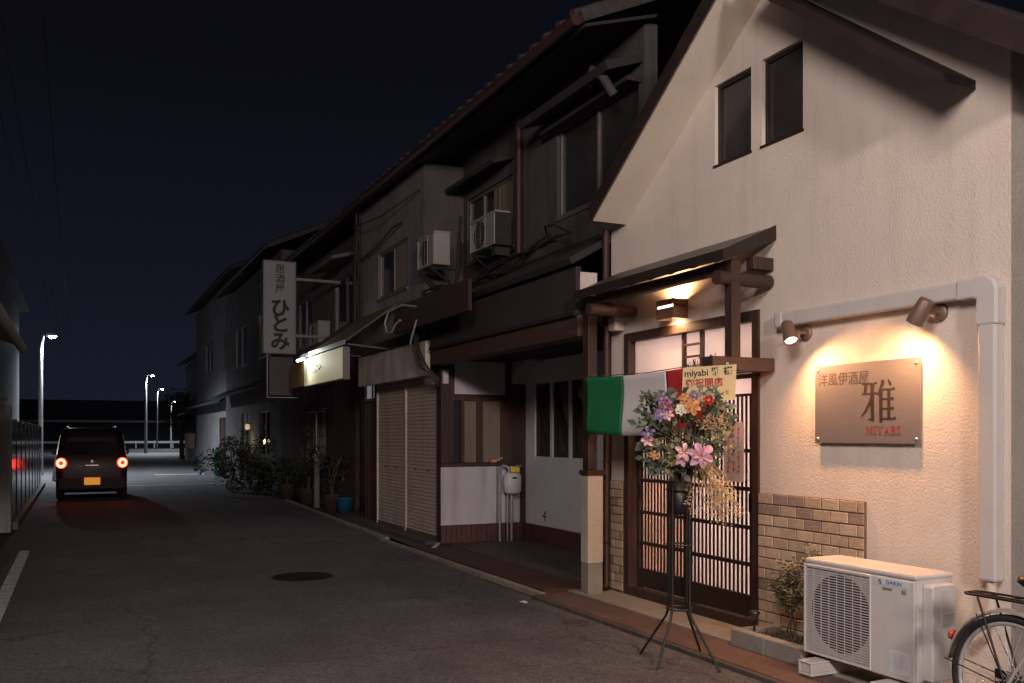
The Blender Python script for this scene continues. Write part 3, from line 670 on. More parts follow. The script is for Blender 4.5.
AC = thing('outdoor_air_conditioner', (4.25,3.94,0.13), 'ivory air conditioner outdoor unit standing on blocks below the metal sign', 'air conditioner')
fy = ac_unit(AC, 4.10, 4.40, 3.52, 4.35, 0.13, 0.735)
# valve cover on the end that faces the camera
vc = MB(); vc.prism([(4.16,0.16),(4.33,0.16),(4.33,0.42),(4.345,0.47),(4.345,0.67),(4.33,0.685),(4.17,0.685),(4.16,0.67)], 'y', 3.452, 3.519)
vco = vc.build('valve_cover', M['acwhite'], AC, 0.008)
MB().box(4.225,4.325,3.4485,3.4515,0.46,0.655).build('grip_recess', M['acgrey'], vco)
gv = MB()
for k in range(5): gv.box(4.235,4.315,3.4455,3.4485,0.475+k*0.012,0.479+k*0.012)
gv.build('vent_slots', M['acwhite'], vco)
st = MB().box(4.0975,4.0995,3.56,3.775,0.655,0.69).build('brand_sticker', M['sticker'], AC)
emb = MB(); emb.prism([(3.765,0.662),(3.765,0.684),(3.745,0.684)], 'x', 4.0965, 4.0973); emb.prism([(3.762,0.659),(3.742,0.659),(3.742,0.68)], 'x', 4.0965, 4.0973); emb.build('emblem', M['bluetag'], st)
text('brand_lettering', 'DAIKIN', 0.031, M['bluetag'], st, (4.0972,3.655,0.6725), FACE_W, bold=0.0006, depth=0.0003, sx=1.05)
MB().box(4.0975,4.0995,3.67,3.735,0.63,0.643).build('eco_sticker', M['leaf4'], AC)
MB().box(4.0975,4.0995,3.575,3.605,0.622,0.644).build('round_sticker', M['brick3'], AC)
rp = MB().box(4.0975,4.0995,3.545,3.685,0.175,0.30).build('rating_label', M['sticker'], AC)
rl = MB(); rnd = random.Random(2)
for k in range(9): rl.box(4.0968,4.0974,3.555+rnd.uniform(0,.05),3.675,0.186+k*0.012,0.190+k*0.012)
for y in (3.60,3.64): rl.box(4.0968,4.0974,y,y+0.002,0.18,0.295)
rl.build('label_lines', M['acgrey'], rp)
for y, lb in ((3.66, 'grey plastic block under the valve cover end of the ivory air conditioner'), (4.22, 'grey plastic block under the fan end of the ivory air conditioner')):
    t = thing('support_block', (4.2,y,0.03), lb, 'support block', 'blocks under the air conditioner')
    sb = MB(); sb.box(3.98,4.43,y-0.055,y+0.055,0.042,0.060); sb.box(3.98,4.43,y-0.055,y-0.040,0.0601,0.116); sb.box(3.98,4.43,y+0.040,y+0.055,0.0601,0.116)
    for k in range(4): sb.box(3.985+k*0.14,4.0+k*0.14,y-0.0395,y+0.0395,0.0605,0.1155)
    sb.box(3.978,4.43,y-0.0556,y+0.0556,0.1162,0.128)
    sb.build('block_body', M['acgrey'], t, 0.004)

# ------------------------------------------------------------------ planter bed
PB = thing('planter_kerb', (4.33,4.72,0.03), 'low grey concrete block edging of a small soil bed by the door', 'planter')
kbm = MB(); kbm.box(4.12,4.20,4.40,4.74,0.03,0.15); kbm.box(4.12,4.20,4.745,5.085,0.03,0.15); kbm.box(4.205,4.515,5.005,5.085,0.03,0.15)
kbm.build('edging', M['block'], PB, 0.008)
so_ = MB(); n = 14
P_ = [[Vector((4.203+(0.31)*i/n, 4.38+0.622*j/n, 0.115+random.uniform(-.014,.014))) for j in range(n+1)] for i in range(n+1)]
for i in range(n):
    for j in range(n): so_.quad(P_[i][j],P_[i+1][j],P_[i+1][j+1],P_[i][j+1],True)
so_.build('soil', M['soil'], PB)
gb = MB()
for k in range(240):
    p = Vector((random.uniform(4.21,4.50), random.uniform(4.4,4.99), 0.115)); a = random.uniform(0,6.28)
    gb.leaf(p, (math.cos(a)*0.5,math.sin(a)*0.5,1), (math.sin(a),-math.cos(a),0), random.uniform(0.02,0.05), 0.005, 0.5)
tag(gb.build('ground_cover', M['leaf4']), 'short pale tufts of ground cover on the soil', 'ground cover', kind='stuff')
SH = thing('sparse_shrub', (4.40,4.66,0.11), 'thin twiggy shrub with sparse leaves against the brick dado', 'shrub')
stm = MB(); lv = [MB(), MB()]; rnd = random.Random(21)
def branch(p, d, l, r, depth):
    pts = [p]; dd = Vector(d).normalized()
    for k in range(4):
        dd = (dd + Vector((rnd.uniform(-.2,.2), rnd.uniform(-.22,.22), rnd.uniform(-.05,.15)))).normalized()
        q = pts[-1] + dd*l/4; q.x = min(q.x, 4.50); pts.append(q)
        if depth >= 1:
            for _ in range(4 if depth == 1 else 6):
                a = rnd.uniform(0,6.28)
                q2 = q + Vector((rnd.uniform(-.02,.02),rnd.uniform(-.025,.025),rnd.uniform(-.02,.02)))
                if q2.x < 4.49: lv[rnd.random() < .55].leaf(q2, (math.cos(a),math.sin(a),rnd.uniform(-.3,.7)), (rnd.uniform(-1,1),rnd.uniform(-1,1),1), rnd.uniform(.025,.05), rnd.uniform(.012,.02))
    stm.tube(pts, [r*(1-0.17*k) for k in range(5)], 6)
    if depth < 2:
        for k in (2,3,4):
            branch(pts[k], dd + Vector((rnd.uniform(-.6,.3), rnd.uniform(-.8,.8), rnd.uniform(-.1,.5))), l*0.55, r*0.6, depth+1)
for k in range(5): branch(Vector((4.38+rnd.uniform(-.04,.06),4.70+rnd.uniform(-.17,.15),0.11)), (rnd.uniform(-.2,.1),rnd.uniform(-.35,.35),1), rnd.uniform(.28,.44), 0.006, 0)
stm.build('stems', M['stem'], SH); 
allv = MB(); allv.cur = 0; allv._add(lv[0].v, lv[0].f); allv.cur = 1; allv._add(lv[1].v, lv[1].f); allv.build('foliage', [M['leaf3'], M['leaf4']], SH)
SL = thing('solar_garden_light', (4.24,4.98,0.11), 'small black solar stake light in the corner of the soil bed', 'garden light')
MB().tube([(4.24,4.98,0.10),(4.24,4.98,0.20)],0.008,8).build('stake', M['black'], SL)
MB().lathe([(0,0.0),(0.02,0.004),(0.032,0.06),(0.033,0.066)], (4.24,4.98,0.195), n=14).build('lantern', M['glass2'], SL)
MB().lathe([(0.04,0),(0.04,0.012),(0.022,0.024),(0,0.025)], (4.24,4.98,0.26), n=14).build('cap', M['black'], SL)
# ------------------------------------------------------------------ flower stand
fcx, fcy = 3.57, 4.93
FS = thing('flower_stand', (fcx,fcy,0), 'tall black wire flower stand with splayed legs before the lattice door', 'flower stand')
feet = [(3.47,5.24),(3.33,4.83),(3.66,4.62),(3.81,5.02)]
for fx, fy_ in feet:
    dx, dy = fx-fcx, fy_-fcy; k = 0.085/math.hypot(dx,dy)
    MB().tube([(fx,fy_,0.034 if fx > 3.735 else 0.004),(fcx+dx*k*1.25,fcy+dy*k*1.25,0.30),(fcx+dx*k*1.0,fcy+dy*k*1.0,0.36),(fcx+dx*k*0.95,fcy+dy*k*0.95,1.16)], 0.0085, 8).build('leg', M['black'], FS)
for zz in (0.36,0.78,1.14): MB().torus((fcx,fcy,zz),(0,0,1),0.084,0.006,28,6).build('ring', M['black'], FS)
MB().lathe([(0.0,0.98),(0.05,0.98),(0.06,1.02),(0.074,1.2),(0.07,1.2),(0.0,1.16)], (fcx,fcy,0), n=20).build('vase', M['black'], FS)

FA = thing('flower_arrangement', (fcx,fcy,1.16), 'large artificial bouquet of lilies and mixed leaves on black stand', 'bouquet')
rnd = random.Random(42)
# right/up vectors of the side the arrangement shows to the street
rv = Vector((0.80,-0.60,0)); fv = Vector((-0.60,-0.80,0))     # viewer's right / towards viewer
C0 = Vector((fcx,fcy,1.50)) + rv*0.05
def pt(r_, z, f_): return C0 + rv*r_ + Vector((0,0,z)) + fv*f_
fol = MB(); stems = MB()
def shape_ok(r_, z):
    # uneven outline: full at left-middle, thinner on the right, open at top
    return (r_/0.27)**2 + ((z-0.02)/0.30)**2
cnt = 0
clumps = [(pt(rnd.uniform(-.29,.24), rnd.uniform(-.24,.24), rnd.uniform(-.13,.12)), rnd.choice([0,0,1,1,1,2,3])) for _ in range(92)]
for c, mi in clumps:
    rel = c - C0
    if shape_ok(rel.dot(rv), rel.z) > 1.15: continue
    stems.tube([Vector((fcx,fcy,1.15)) + rv*rel.dot(rv)*0.2, C0 + rel*0.5 + Vector((0,0,-.06)), c], 0.0028, 5)
    out = (rel + Vector((0,0,0.05)) + fv*0.06).normalized()
    for k in range(rnd.randint(9,15)):
        a = rnd.uniform(0,6.28); d = (out*0.55 + Vector((math.cos(a),math.sin(a),rnd.uniform(-.9,.7)))*0.8)
        fol.cur = mi if rnd.random() < .8 else rnd.choice([0,1,2,3])
        big = rnd.random() < 0.35
        p = c + Vector((rnd.uniform(-.05,.05),rnd.uniform(-.05,.05),rnd.uniform(-.05,.05)))
        fol.leaf(p, d, fv + Vector((rnd.uniform(-.7,.7),rnd.uniform(-.7,.7),rnd.uniform(-.2,.9))), rnd.uniform(.05,.085) if big else rnd.uniform(.03,.055), rnd.uniform(.035,.055) if big else rnd.uniform(.015,.03))
# trailing sprigs on the right and hanging on the left
for (r0, z0, r1, z1, nl) in ((.10,.05,.235,.17,16),(.12,.02,.30,.13,18),(.06,-.05,.26,.03,14),(.02,.15,.06,.29,12),(-.08,.14,-.07,.26,10),(-.17,.0,-.24,-.17,16),(-.1,-.1,-.19,-.27,14),(.05,-.15,.12,-.28,10),(.1,.15,.15,.30,8)):
    a_, b_ = pt(r0,z0,.06), pt(r1,z1,.10); m_ = (a_+b_)/2 + Vector((0,0,.03)); stems.tube([a_,m_,b_],0.002,5)
    for k in range(nl):
        s_ = k/nl; p = a_.lerp(m_,s_*2) if s_ < .5 else m_.lerp(b_,s_*2-1)
        fol.cur = rnd.choice([2,3,0]); an = rnd.uniform(0,6.28)
        fol.leaf(p, (b_-a_).normalized()*.5+Vector((math.cos(an),math.sin(an),math.sin(an*2)))*.7, fv+Vector((rnd.uniform(-.5,.5),rnd.uniform(-.5,.5),.4)), rnd.uniform(.03,.05), rnd.uniform(.02,.034))
fol.build('foliage', [M['leaf1'],M['leaf2'],M['leaf3'],M['leaf4']], FA); stems.build('stems', M['stem'], FA)
def flower(c, rad, m, label, n=6, cupd=0.35, heart=None, wid=0.55, face=None):
    nrm = (face or (fv + (c-C0)*1.2 + Vector((0,0,.25)))).normalized(); a_ = nrm.orthogonal().normalized(); b_ = nrm.cross(a_); mb = MB()
    for ring, (nn, sc, cu) in enumerate(((n,1.0,cupd),(max(4,n-1),0.66,cupd+0.35))):
        for k in range(nn):
            t = 2*math.pi*(k+0.5*ring)/nn + rnd.uniform(-.1,.1); d = a_*math.cos(t)+b_*math.sin(t); s_ = d.cross(nrm)
            L_ = rad*sc*rnd.uniform(.88,1.1); w_ = L_*wid; base = c + nrm*0.004*ring
            rows = []
            for i, (f_, ww) in enumerate(((0,.15),(.35,.85),(.7,1.0),(.92,.6),(1.0,.12))):
                up = cu*math.sin(min(1,f_*1.15)*math.pi*0.62)*L_ - (0.16*L_*max(0,f_-.65)/.35)
                p = base + d*L_*f_ + nrm*up
                rows.append((p - s_*w_*ww/2 + nrm*0.012*ww*rad/.05, p, p + s_*w_*ww/2 + nrm*0.012*ww*rad/.05))
            for i in range(4):
                for j in (0,1): mb.quad(rows[i][j],rows[i+1][j],rows[i+1][j+1],rows[i][j+1],True)
    f = mb.build('flower', m, FA); f['label'] = label
    hb = MB()
    for k in range(6):
        t = k*1.047; q = c + nrm*rad*.5 + (a_*math.cos(t)+b_*math.sin(t))*rad*.14; hb.tube([c+nrm*0.003,q],0.0016,5); hb.lathe([(0,-.004),(.004,0),(0,.004)],q,n=6)
    hb.build('stamens', heart or M['yellow'], f)
flower(pt(.085,-.135,.24), .088, M['pink'], 'large pink lily low in the bouquet', 6, .3, M['yellow'], .55, fv+Vector((0.2,0,.15)))
flower(pt(-.015,-.11,.22), .062, M['palepink'], 'pale pink lily half open', 5, .55, M['yellow'], .5)
flower(pt(-.03,-.155,.21), .05, M['pink'], 'small pink lily', 5, .6)
flower(pt(.035,.17,.19), .055, M['orange'], 'orange bloom with yellow heart', 6, .25, M['yellow'], .65)
flower(pt(-.01,.22,.16), .045, M['orange'], 'soft orange bloom near the top', 6, .4, M['yellow'], .6)
flower(pt(-.035,.155,.18), .04, M['cream'], 'cream bloom', 7, .5, M['yellow'], .7)
flower(pt(-.13,.17,.17), .052, M['magenta'], 'magenta bloom', 6, .45, M['yellow'], .6)
flower(pt(-.155,.125,.18), .05, M['violet'], 'violet bloom', 7, .4, M['cream'], .6)
flower(pt(-.115,.125,.19), .042, M['palepink'], 'mauve pink bloom', 6, .4)
flower(pt(-.155,.225,.13), .045, M['violet'], 'violet bloom at the upper edge', 6, .5)
flower(pt(-.235,.0,.15), .05, M['violet'], 'long violet bloom at the outer edge', 5, .8, M['cream'], .5)
flower(pt(-.24,-.04,.14), .045, M['palepink'], 'pale mauve bloom at the outer edge', 5, .7)
flower(pt(-.2,-.13,.15), .034, M['orange'], 'small orange bloom low down', 6, .5)
flower(pt(.05,.245,.15), .04, M['violet'], 'dull violet bloom below the card', 6, .5)
flower(pt(.135,.215,.14), .038, M['red'], 'red bloom half hidden by leaves', 6, .5)
# dried golden spray hanging under the flowers
ds = MB(); dots = MB()
for k in range(46):
    a_ = pt(.07+rnd.uniform(-.03,.05),-.14,.12); b_ = pt(rnd.uniform(.0,.27), rnd.uniform(-.58,-.36), rnd.uniform(.08,.22))
    if rnd.random() < .5: b_ = pt(rnd.uniform(.18,.36), rnd.uniform(-.58,-.32), rnd.uniform(.08,.2))
    m_ = a_.lerp(b_,.55) + rv*rnd.uniform(-.02,.05) + fv*.03; ds.tube([a_,m_,b_],0.0016,4,cap=False)
    for j in range(13):
        p = m_.lerp(b_, rnd.uniform(.25,1.08)) + Vector((rnd.uniform(-.025,.025),rnd.uniform(-.025,.025),rnd.uniform(-.025,.025))); an = rnd.uniform(0,6.28)
        dots.leaf(p,(math.cos(an),math.sin(an),rnd.uniform(-.8,.8)),fv+Vector((rnd.uniform(-.6,.6),rnd.uniform(-.6,.6),.3)),rnd.uniform(.010,.022),rnd.uniform(.008,.014))
for k in range(30):   # more of it up at the right shoulder
    a_ = pt(rnd.uniform(.08,.24),rnd.uniform(.03,.12),.12); 
    for j in range(7):
        an = rnd.uniform(0,6.28); p = a_+Vector((rnd.uniform(-.02,.02),rnd.uniform(-.02,.02),rnd.uniform(-.02,.02)))
        dots.leaf(p,(math.cos(an),math.sin(an),.2),fv,rnd.uniform(.01,.02),.01)
dso = dots.build('dried_spray', M['dried'], FA); ds.build('spray_stalks', M['dried'], dso)

# congratulation card above the flowers
NC = thing('name_card', (3.79,4.93,1.70), 'ochre greeting card with rows of writing stuck above the bouquet', 'card')
cr = Vector((0.78,-0.62,0)).normalized(); cn_ = Vector((-0.62,-0.78,0)).normalized(); CC = Vector((3.80,4.915,1.845)); tl = R(-3)
cr = (cr*math.cos(tl) - Vector((0,0,1))*math.sin(tl)).normalized(); cu_ = cn_.cross(cr).normalized()
if cu_.z < 0: cu_ = -cu_
def cp(a, b, c): return CC + cr*a + cu_*b + cn_*c
cm = MB(); cm._add([cp(-.185,-.12,0),cp(.165,-.12,0),cp(.185,.115,0),cp(-.165,.115,0),cp(-.185,-.12,-.004),cp(.165,-.12,-.004),cp(.185,.115,-.004),cp(-.165,.115,-.004)],
        [(0,1,2,3),(7,6,5,4),(0,4,5,1),(1,5,6,2),(2,6,7,3),(3,7,4,0)]); cm.build('board', M['card'], NC)
MB().tube([cp(0,-.118,-.008),Vector((fcx,fcy,1.15))],0.004,6).build('stick', M['stem'], NC)
FC = (cr, cu_, cn_)
text('lettering', 'miyabi 雅 様', 0.062, M['signink'], NC, cp(-.0,.072,.001), FC, bold=0.0012, depth=0.0005)
text('red_lettering', '御祝開店', 0.062, M['inkred'], NC, cp(-.03,.002,.001), FC, bold=0.0016, depth=0.0005)
rl = MB(); rnd = random.Random(9)
for k in range(9):
    x_ = -.115+k*.029
    for j in range(4):
        an = (math.pi/2 if j % 2 else 0)+rnd.uniform(-.4,.4); c_ = cp(x_+rnd.uniform(-.006,.006),-.066+rnd.uniform(-.014,.014),.0014); v_ = (cr*math.cos(an)+cu_*math.sin(an))*.011
        rl.bar(c_-v_,c_+v_,0.001,0.005,up=cn_)
rl.build('faint_writing', M['signink'], NC)

# ------------------------------------------------------------------ flag, hung folded along the front of the canopy
FG = thing('italian_flag', (4.15,6.3,1.5), 'green white and red flag hung lengthwise across the entrance', 'flag')
fx = 4.16; zt, zb = 2.02, 1.515; y_hi, y_lo = 7.17, 5.30
def fpt(s_, t_):
    y = y_hi + (y_lo-y_hi)*s_; sag = 0.022*math.sin(math.pi*min(1,s_*1.0))
    z = zt - sag*(1-t_*0.5) - (zt-zb)*t_*(1+0.02*math.sin(s_*5))
    x = fx + 0.010*math.sin(s_*13+t_*1.4)*(0.2+t_) + 0.004*math.sin(s_*29+1)*t_ + 0.01*math.sin(t_*5)
    return Vector((x,y,z))
for i, (m, nm) in enumerate(((M['green'],'green_band'),(M['white'],'white_band'),(M['red'],'red_band'))):
    mb = MB(); nu, nv = 20, 12
    for a in range(nu):
        for b in range(nv):
            s0, s1 = (i+a/nu)/3, (i+(a+1)/nu)/3; t0, t1 = b/nv, (b+1)/nv
            mb.quad(fpt(s0,t0),fpt(s1,t0),fpt(s1,t1),fpt(s0,t1),True)
    o = mb.build(nm, m, FG, weld=True); so = o.modifiers.new('thick','SOLIDIFY'); so.thickness = 0.003
MB().tube([(4.165,7.22,2.028),(4.165,6.2,2.005),(4.165,5.22,2.03)], 0.004, 6).build('cord', M['stem'], FG)

# ------------------------------------------------------------------ bicycle
BK = thing('parked_bicycle', (3.93,2.35,0), 'silver city bicycle parked beside the ivory air conditioner, rear end showing', 'bicycle')
bxx = 3.93; ry, fyb, wz, wr = 2.82, 1.72, 0.335, 0.325
def wheel(yc, nm):
    ty = MB().torus((bxx,yc,wz),(1,0,0),wr-0.016,0.018,56,10).build('tyre', M['rubber'], BK)
    rim = MB().torus((bxx,yc,wz),(1,0,0),wr-0.042,0.011,56,8).build('rim', M['chrome'], ty)
    sp = MB()
    for k in range(36):
        a = 2*math.pi*k/36; sgn = 1 if k % 2 else -1; tw = a + sgn*(0.9 if (k//2) % 2 else -0.9)
        sp.tube([(bxx+sgn*0.03,yc+0.022*math.cos(tw),wz+0.022*math.sin(tw)),(bxx,yc+(wr-0.045)*math.cos(a),wz+(wr-0.045)*math.sin(a))],0.0016,4,cap=False)
    sp.build('spokes', M['chrome'], ty)
    MB().tube([(bxx-0.06,yc,wz),(bxx-0.04,yc,wz),(bxx-0.034,yc,wz),(bxx+0.034,yc,wz),(bxx+0.04,yc,wz),(bxx+0.06,yc,wz)],[.008,.008,.026,.026,.008,.008],14).build('hub', M['rubber'], ty)
wheel(ry,'rear'); wheel(fyb,'front')
def fender(yc, a0, a1, nm):
    mb = MB(); n = 30; prof = []
    for i in range(n):
        a = a0+(a1-a0)*i/(n-1); row = []
        for w_, dr in ((-.028,.012),(-.02,.024),(0,.03),(.02,.024),(.028,.012)):
            rr_ = wr+dr; row.append(Vector((bxx+w_,yc+rr_*math.cos(a),wz+rr_*math.sin(a))))
        prof.append(row)
    for i in range(n-1):
        for j in range(4): mb.quad(prof[i][j],prof[i+1][j],prof[i+1][j+1],prof[i][j+1],True)
    o = mb.build('mudguard', M['chrome'], BK, weld=True); s_ = o.modifiers.new('thick','SOLIDIFY'); s_.thickness = 0.002
fender(ry, R(8), R(165), 'rear'); fender(fyb, R(20), R(150), 'front')
rfl = MB().lathe([(0,0),(0.026,0.001),(0.026,0.014),(0.018,0.02),(0,0.021)], (bxx,ry+0.318,wz+0.17), axis=(0,0.92,0.3), n=18); rfl.build('reflector', M['reflector'], BK)
# rack
rk = MB(); zr = 0.735
rk.tube([(bxx-.06,ry+.20,zr),(bxx-.065,ry-.18,zr+.004),(bxx-.03,ry-.26,zr+.004)],0.006,8); rk.tube([(bxx+.06,ry+.20,zr),(bxx+.065,ry-.18,zr+.004),(bxx+.03,ry-.26,zr+.004)],0.006,8)
rk.tube([(bxx-.06,ry+.20,zr),(bxx-.04,ry+.225,zr),(bxx+.04,ry+.225,zr),(bxx+.06,ry+.20,zr)],0.006,8)
for yy in (.12,.0,-.1): rk.tube([(bxx-.062,ry+yy,zr),(bxx+.062,ry+yy,zr)],0.005,6)
rk.tube([(bxx,ry+.22,zr),(bxx,ry-.26,zr)],0.005,6)
rk.build('rack', M['black'], BK)
ss = MB()
for sx_ in (-1,1):
    ss.tube([(bxx+sx_*.055,ry,wz),(bxx+sx_*.062,ry+.14,zr)],0.0055,7); ss.tube([(bxx+sx_*.055,ry,wz),(bxx+sx_*.045,ry+.335,wz+.06)],0.003,6)
    ss.tube([(bxx+sx_*.05,ry,wz),(bxx+sx_*.045,ry+.16,wz+.31)],0.003,6)
ss.tube([(bxx-.05,ry,wz),(bxx-.085,ry+.02,.12),(bxx-.09,ry+.05,.01)],0.008,8); ss.tube([(bxx+.05,ry,wz),(bxx+.085,ry+.02,.12),(bxx+.09,ry+.05,.01)],0.008,8); ss.tube([(bxx-.09,ry+.05,.012),(bxx+.09,ry+.05,.012)],0.008,8)
ss.build('stay', M['black'], BK)
fm = MB(); bb = Vector((bxx,2.42,.29)); st_ = Vector((bxx,2.60,.74)); hd = Vector((bxx,1.93,.80))
for sx_ in (-1,1): fm.tube([(bxx+sx_*.05,ry,wz),(bxx+sx_*.035,2.5,.30),bb],0.010,8); fm.tube([(bxx+sx_*.05,ry,wz),(bxx+sx_*.03,2.66,.62),(bxx,2.59,.66)],0.008,8)
fm.tube([bb,st_],0.015,10); fm.tube([bb,(bxx,2.15,.42),(bxx,1.96,.72)],0.018,10); fm.tube([(bxx,1.96,.66),hd],0.018,10)
for sx_ in (-1,1): fm.tube([(bxx+sx_*.045,fyb,wz),(bxx+sx_*.045,1.88,.62),(bxx,1.95,.68)],0.010,8)
fm.build('frame', M['chrome'], BK)
hbm = MB(); hbm.tube([(bxx-.28,2.18,.98),(bxx-.25,2.02,1.0),(bxx-.1,1.92,.97),(bxx,1.91,.94),(bxx+.1,1.92,.97),(bxx+.25,2.02,1.0),(bxx+.28,2.18,.98)],0.011,8); hbm.tube([hd,(bxx,1.91,.94)],0.012,8); hbm.build('handlebar', M['chrome'], BK)
sd = MB(); sd.lathe([(0,.03),(.05,.028),(.095,.01),(.1,-.01),(.07,-.035),(0,-.04)], (bxx,2.68,.84), n=20); 
for v in sd.v: v.y = 2.68+(v.y-2.68)*1.0 if v.y > 2.68 else 2.68+(v.y-2.68)*1.9; v.x = bxx+(v.x-bxx)*(1.0 if v.y > 2.64 else max(.35,1-(2.64-v.y)*4.5))
sd.tube([(bxx,2.66,.80),(bxx,2.60,.72)],0.013,8); sd.build('saddle', M['black'], BK)
ch = MB(); ch.prism([(2.95,.29),(2.95,.38),(2.5,.36),(2.40,.375),(2.34,.33),(2.34,.25),(2.40,.21),(2.5,.23)], 'x', bxx+.045, bxx+.06); ch.build('chain_case', M['black'], BK, .004)
cr_ = MB(); cr_.tube([bb+Vector((.075,0,0)),bb+Vector((.075,.10,-.13))],.009,8); cr_.tube([bb+Vector((-.075,0,0)),bb+Vector((-.075,-.10,.13))],.009,8); cr_.tube([bb-Vector((.08,0,0)),bb+Vector((.08,0,0))],.012,8)
cr_.box(bxx+.08,bxx+.16,2.48,2.56,.15,.17); cr_.box(bxx-.16,bxx-.08,2.28,2.36,.41,.43); cr_.build('crank', M['chrome'], BK)

# ------------------------------------------------------------------ kei wagon driving away
cxc, cyr = 0.29, 22.7
CAR = thing('minivan', (cxc,cyr+1.7,0), 'small dark boxy wagon driving away with round red tail lights lit', 'car')
def loop(hw, y0, y1, z, r=0.16, n=6):
    pts = []
    for (sx_, sy, a0) in ((1,1,0),(-1,1,90),(-1,-1,180),(1,-1,270)):
        cxx = sx_*(hw-r); cyy = (y1-r) if sy > 0 else (y0+r)
        for k in range(n+1):
            a = R(a0+90*k/n); pts.append(Vector((cxc+cxx+r*math.cos(a), cyr+cyy+r*math.sin(a), z)))
    return pts
lv_ = [(.66,.10,3.30,.20,.14),(.72,.02,3.38,.26,.16),(.735,.0,3.40,.45,.16),(.74,.0,3.40,.75,.17),(.73,.02,3.36,.98,.18),(.715,.05,3.05,1.04,.18),(.66,.12,2.35,1.42,.18),(.62,.17,2.15,1.58,.2),(.57,.24,2.0,1.645,.22),(.45,.4,1.8,1.665,.22)]
cb = MB(); lp = [loop(a,b,c,d,e) for a,b,c,d,e in lv_]; nn = len(lp[0])
for i in range(len(lp)-1):
    for k in range(nn): cb._add([lp[i][k],lp[i][(k+1)%nn],lp[i+1][(k+1)%nn],lp[i+1][k]],[(0,1,2,3)],True)
cb._add(lp[-1],[tuple(range(nn))]); cb._add(lp[0],[tuple(range(nn-1,-1,-1))])
cb.build('body', M['carpaint'], CAR, weld=True)
def cq(x0,y0,z0,x1,y1,z1,x2,y2,z2,x3,y3,z3,off): 
    return [Vector((cxc+a,cyr+b,c)) for a,b,c in ((x0,y0,z0),(x1,y1,z1),(x2,y2,z2),(x3,y3,z3))]
rw = MB(); rw._add([(cxc-.57,cyr+.04,1.05),(cxc+.57,cyr+.04,1.05),(cxc+.49,cyr+.145,1.52),(cxc-.49,cyr+.145,1.52),(cxc-.57,cyr+.07,1.05),(cxc+.57,cyr+.07,1.05),(cxc+.49,cyr+.175,1.52),(cxc-.49,cyr+.175,1.52)],
     [(0,1,2,3),(7,6,5,4),(0,4,5,1),(1,5,6,2),(2,6,7,3),(3,7,4,0)]); rwo = rw.build('rear_window', M['carglass'], CAR, .01)
MB().bar((cxc-.05,cyr+.03,1.08),(cxc+.32,cyr+.055,1.16),.012).build('wiper', M['rubber'], rwo)
for sx_ in (-1,1):
    sw_ = MB()
    for (ya,yb) in ((.28,1.05),(1.10,1.95)):
        sw_._add([(cxc+sx_*.722,cyr+ya,1.06),(cxc+sx_*.722,cyr+yb,1.06),(cxc+sx_*.652,cyr+yb-.03,1.50),(cxc+sx_*.652,cyr+ya+.05,1.50)],[(0,1,2,3)])
    o = sw_.build('side_window', M['carglass'], CAR); q_ = o.modifiers.new('t','SOLIDIFY'); q_.thickness = .02; q_.offset = 0
for sx_ in (-1,1):
    c_ = Vector((cxc+sx_*.615,cyr+.0,.87)); ax = (sx_*.32,-1,0)
    ho = MB().lathe([(0,.02),(.125,.02),(.125,.045),(.11,.055)], c_, axis=ax, n=28).build('tail_light', M['tailred'], CAR)
    MB().torus(c_+Vector(ax).normalized()*.052, ax, .074, .032, 28, 8).build('lit_ring', M['tail'], ho)
    MB().lathe([(.055,.03),(.05,.06),(0,.062)], c_, axis=ax, n=20).build('lens', M['tailred'], ho)
bp = MB().box(cxc-.70,cxc+.70,cyr-.05,cyr+.05,.27,.52).build('bumper', M['rubber'], CAR, .03)
pl = MB().box(cxc-.165,cxc+.165,cyr-.066,cyr-.052,.375,.54).build('number_plate', M['plate'], CAR, .004)
MB().lathe([(.045,0),(.045,.012),(.02,.018),(0,.018)], (cxc,cyr+.02,.90), axis=(0,-1,0), n=16).build('badge', M['chrome'], CAR)
MB().box(cxc-.14,cxc+.14,cyr-.03,cyr-.0,.80,.83).build('tailgate_handle', M['chrome'], CAR, .006)
for sx_ in (-1,1):
    MB().tube([(cxc+sx_*.50,cyr+.4,1.69),(cxc+sx_*.50,cyr+1.9,1.69)],.014,8).build('roof_rail', M['chrome'], CAR)
    MB().box(cxc+sx_*.76,cxc+sx_*.86,cyr+2.05,cyr+2.14,1.02,1.17).build('mirror', M['carpaint'], CAR, .02)
    for yw in (.62,2.75):
        ty = MB().torus((cxc+sx_*.66,cyr+yw,.28),(1,0,0),.20,.085,30,10).build('wheel', M['rubber'], CAR)
        MB().lathe([(0,.05),(.17,.05),(.19,.08)], (cxc+sx_*.60,cyr+yw,.28), axis=(sx_,0,0), n=20).build('hubcap', M['polegrey'], ty)
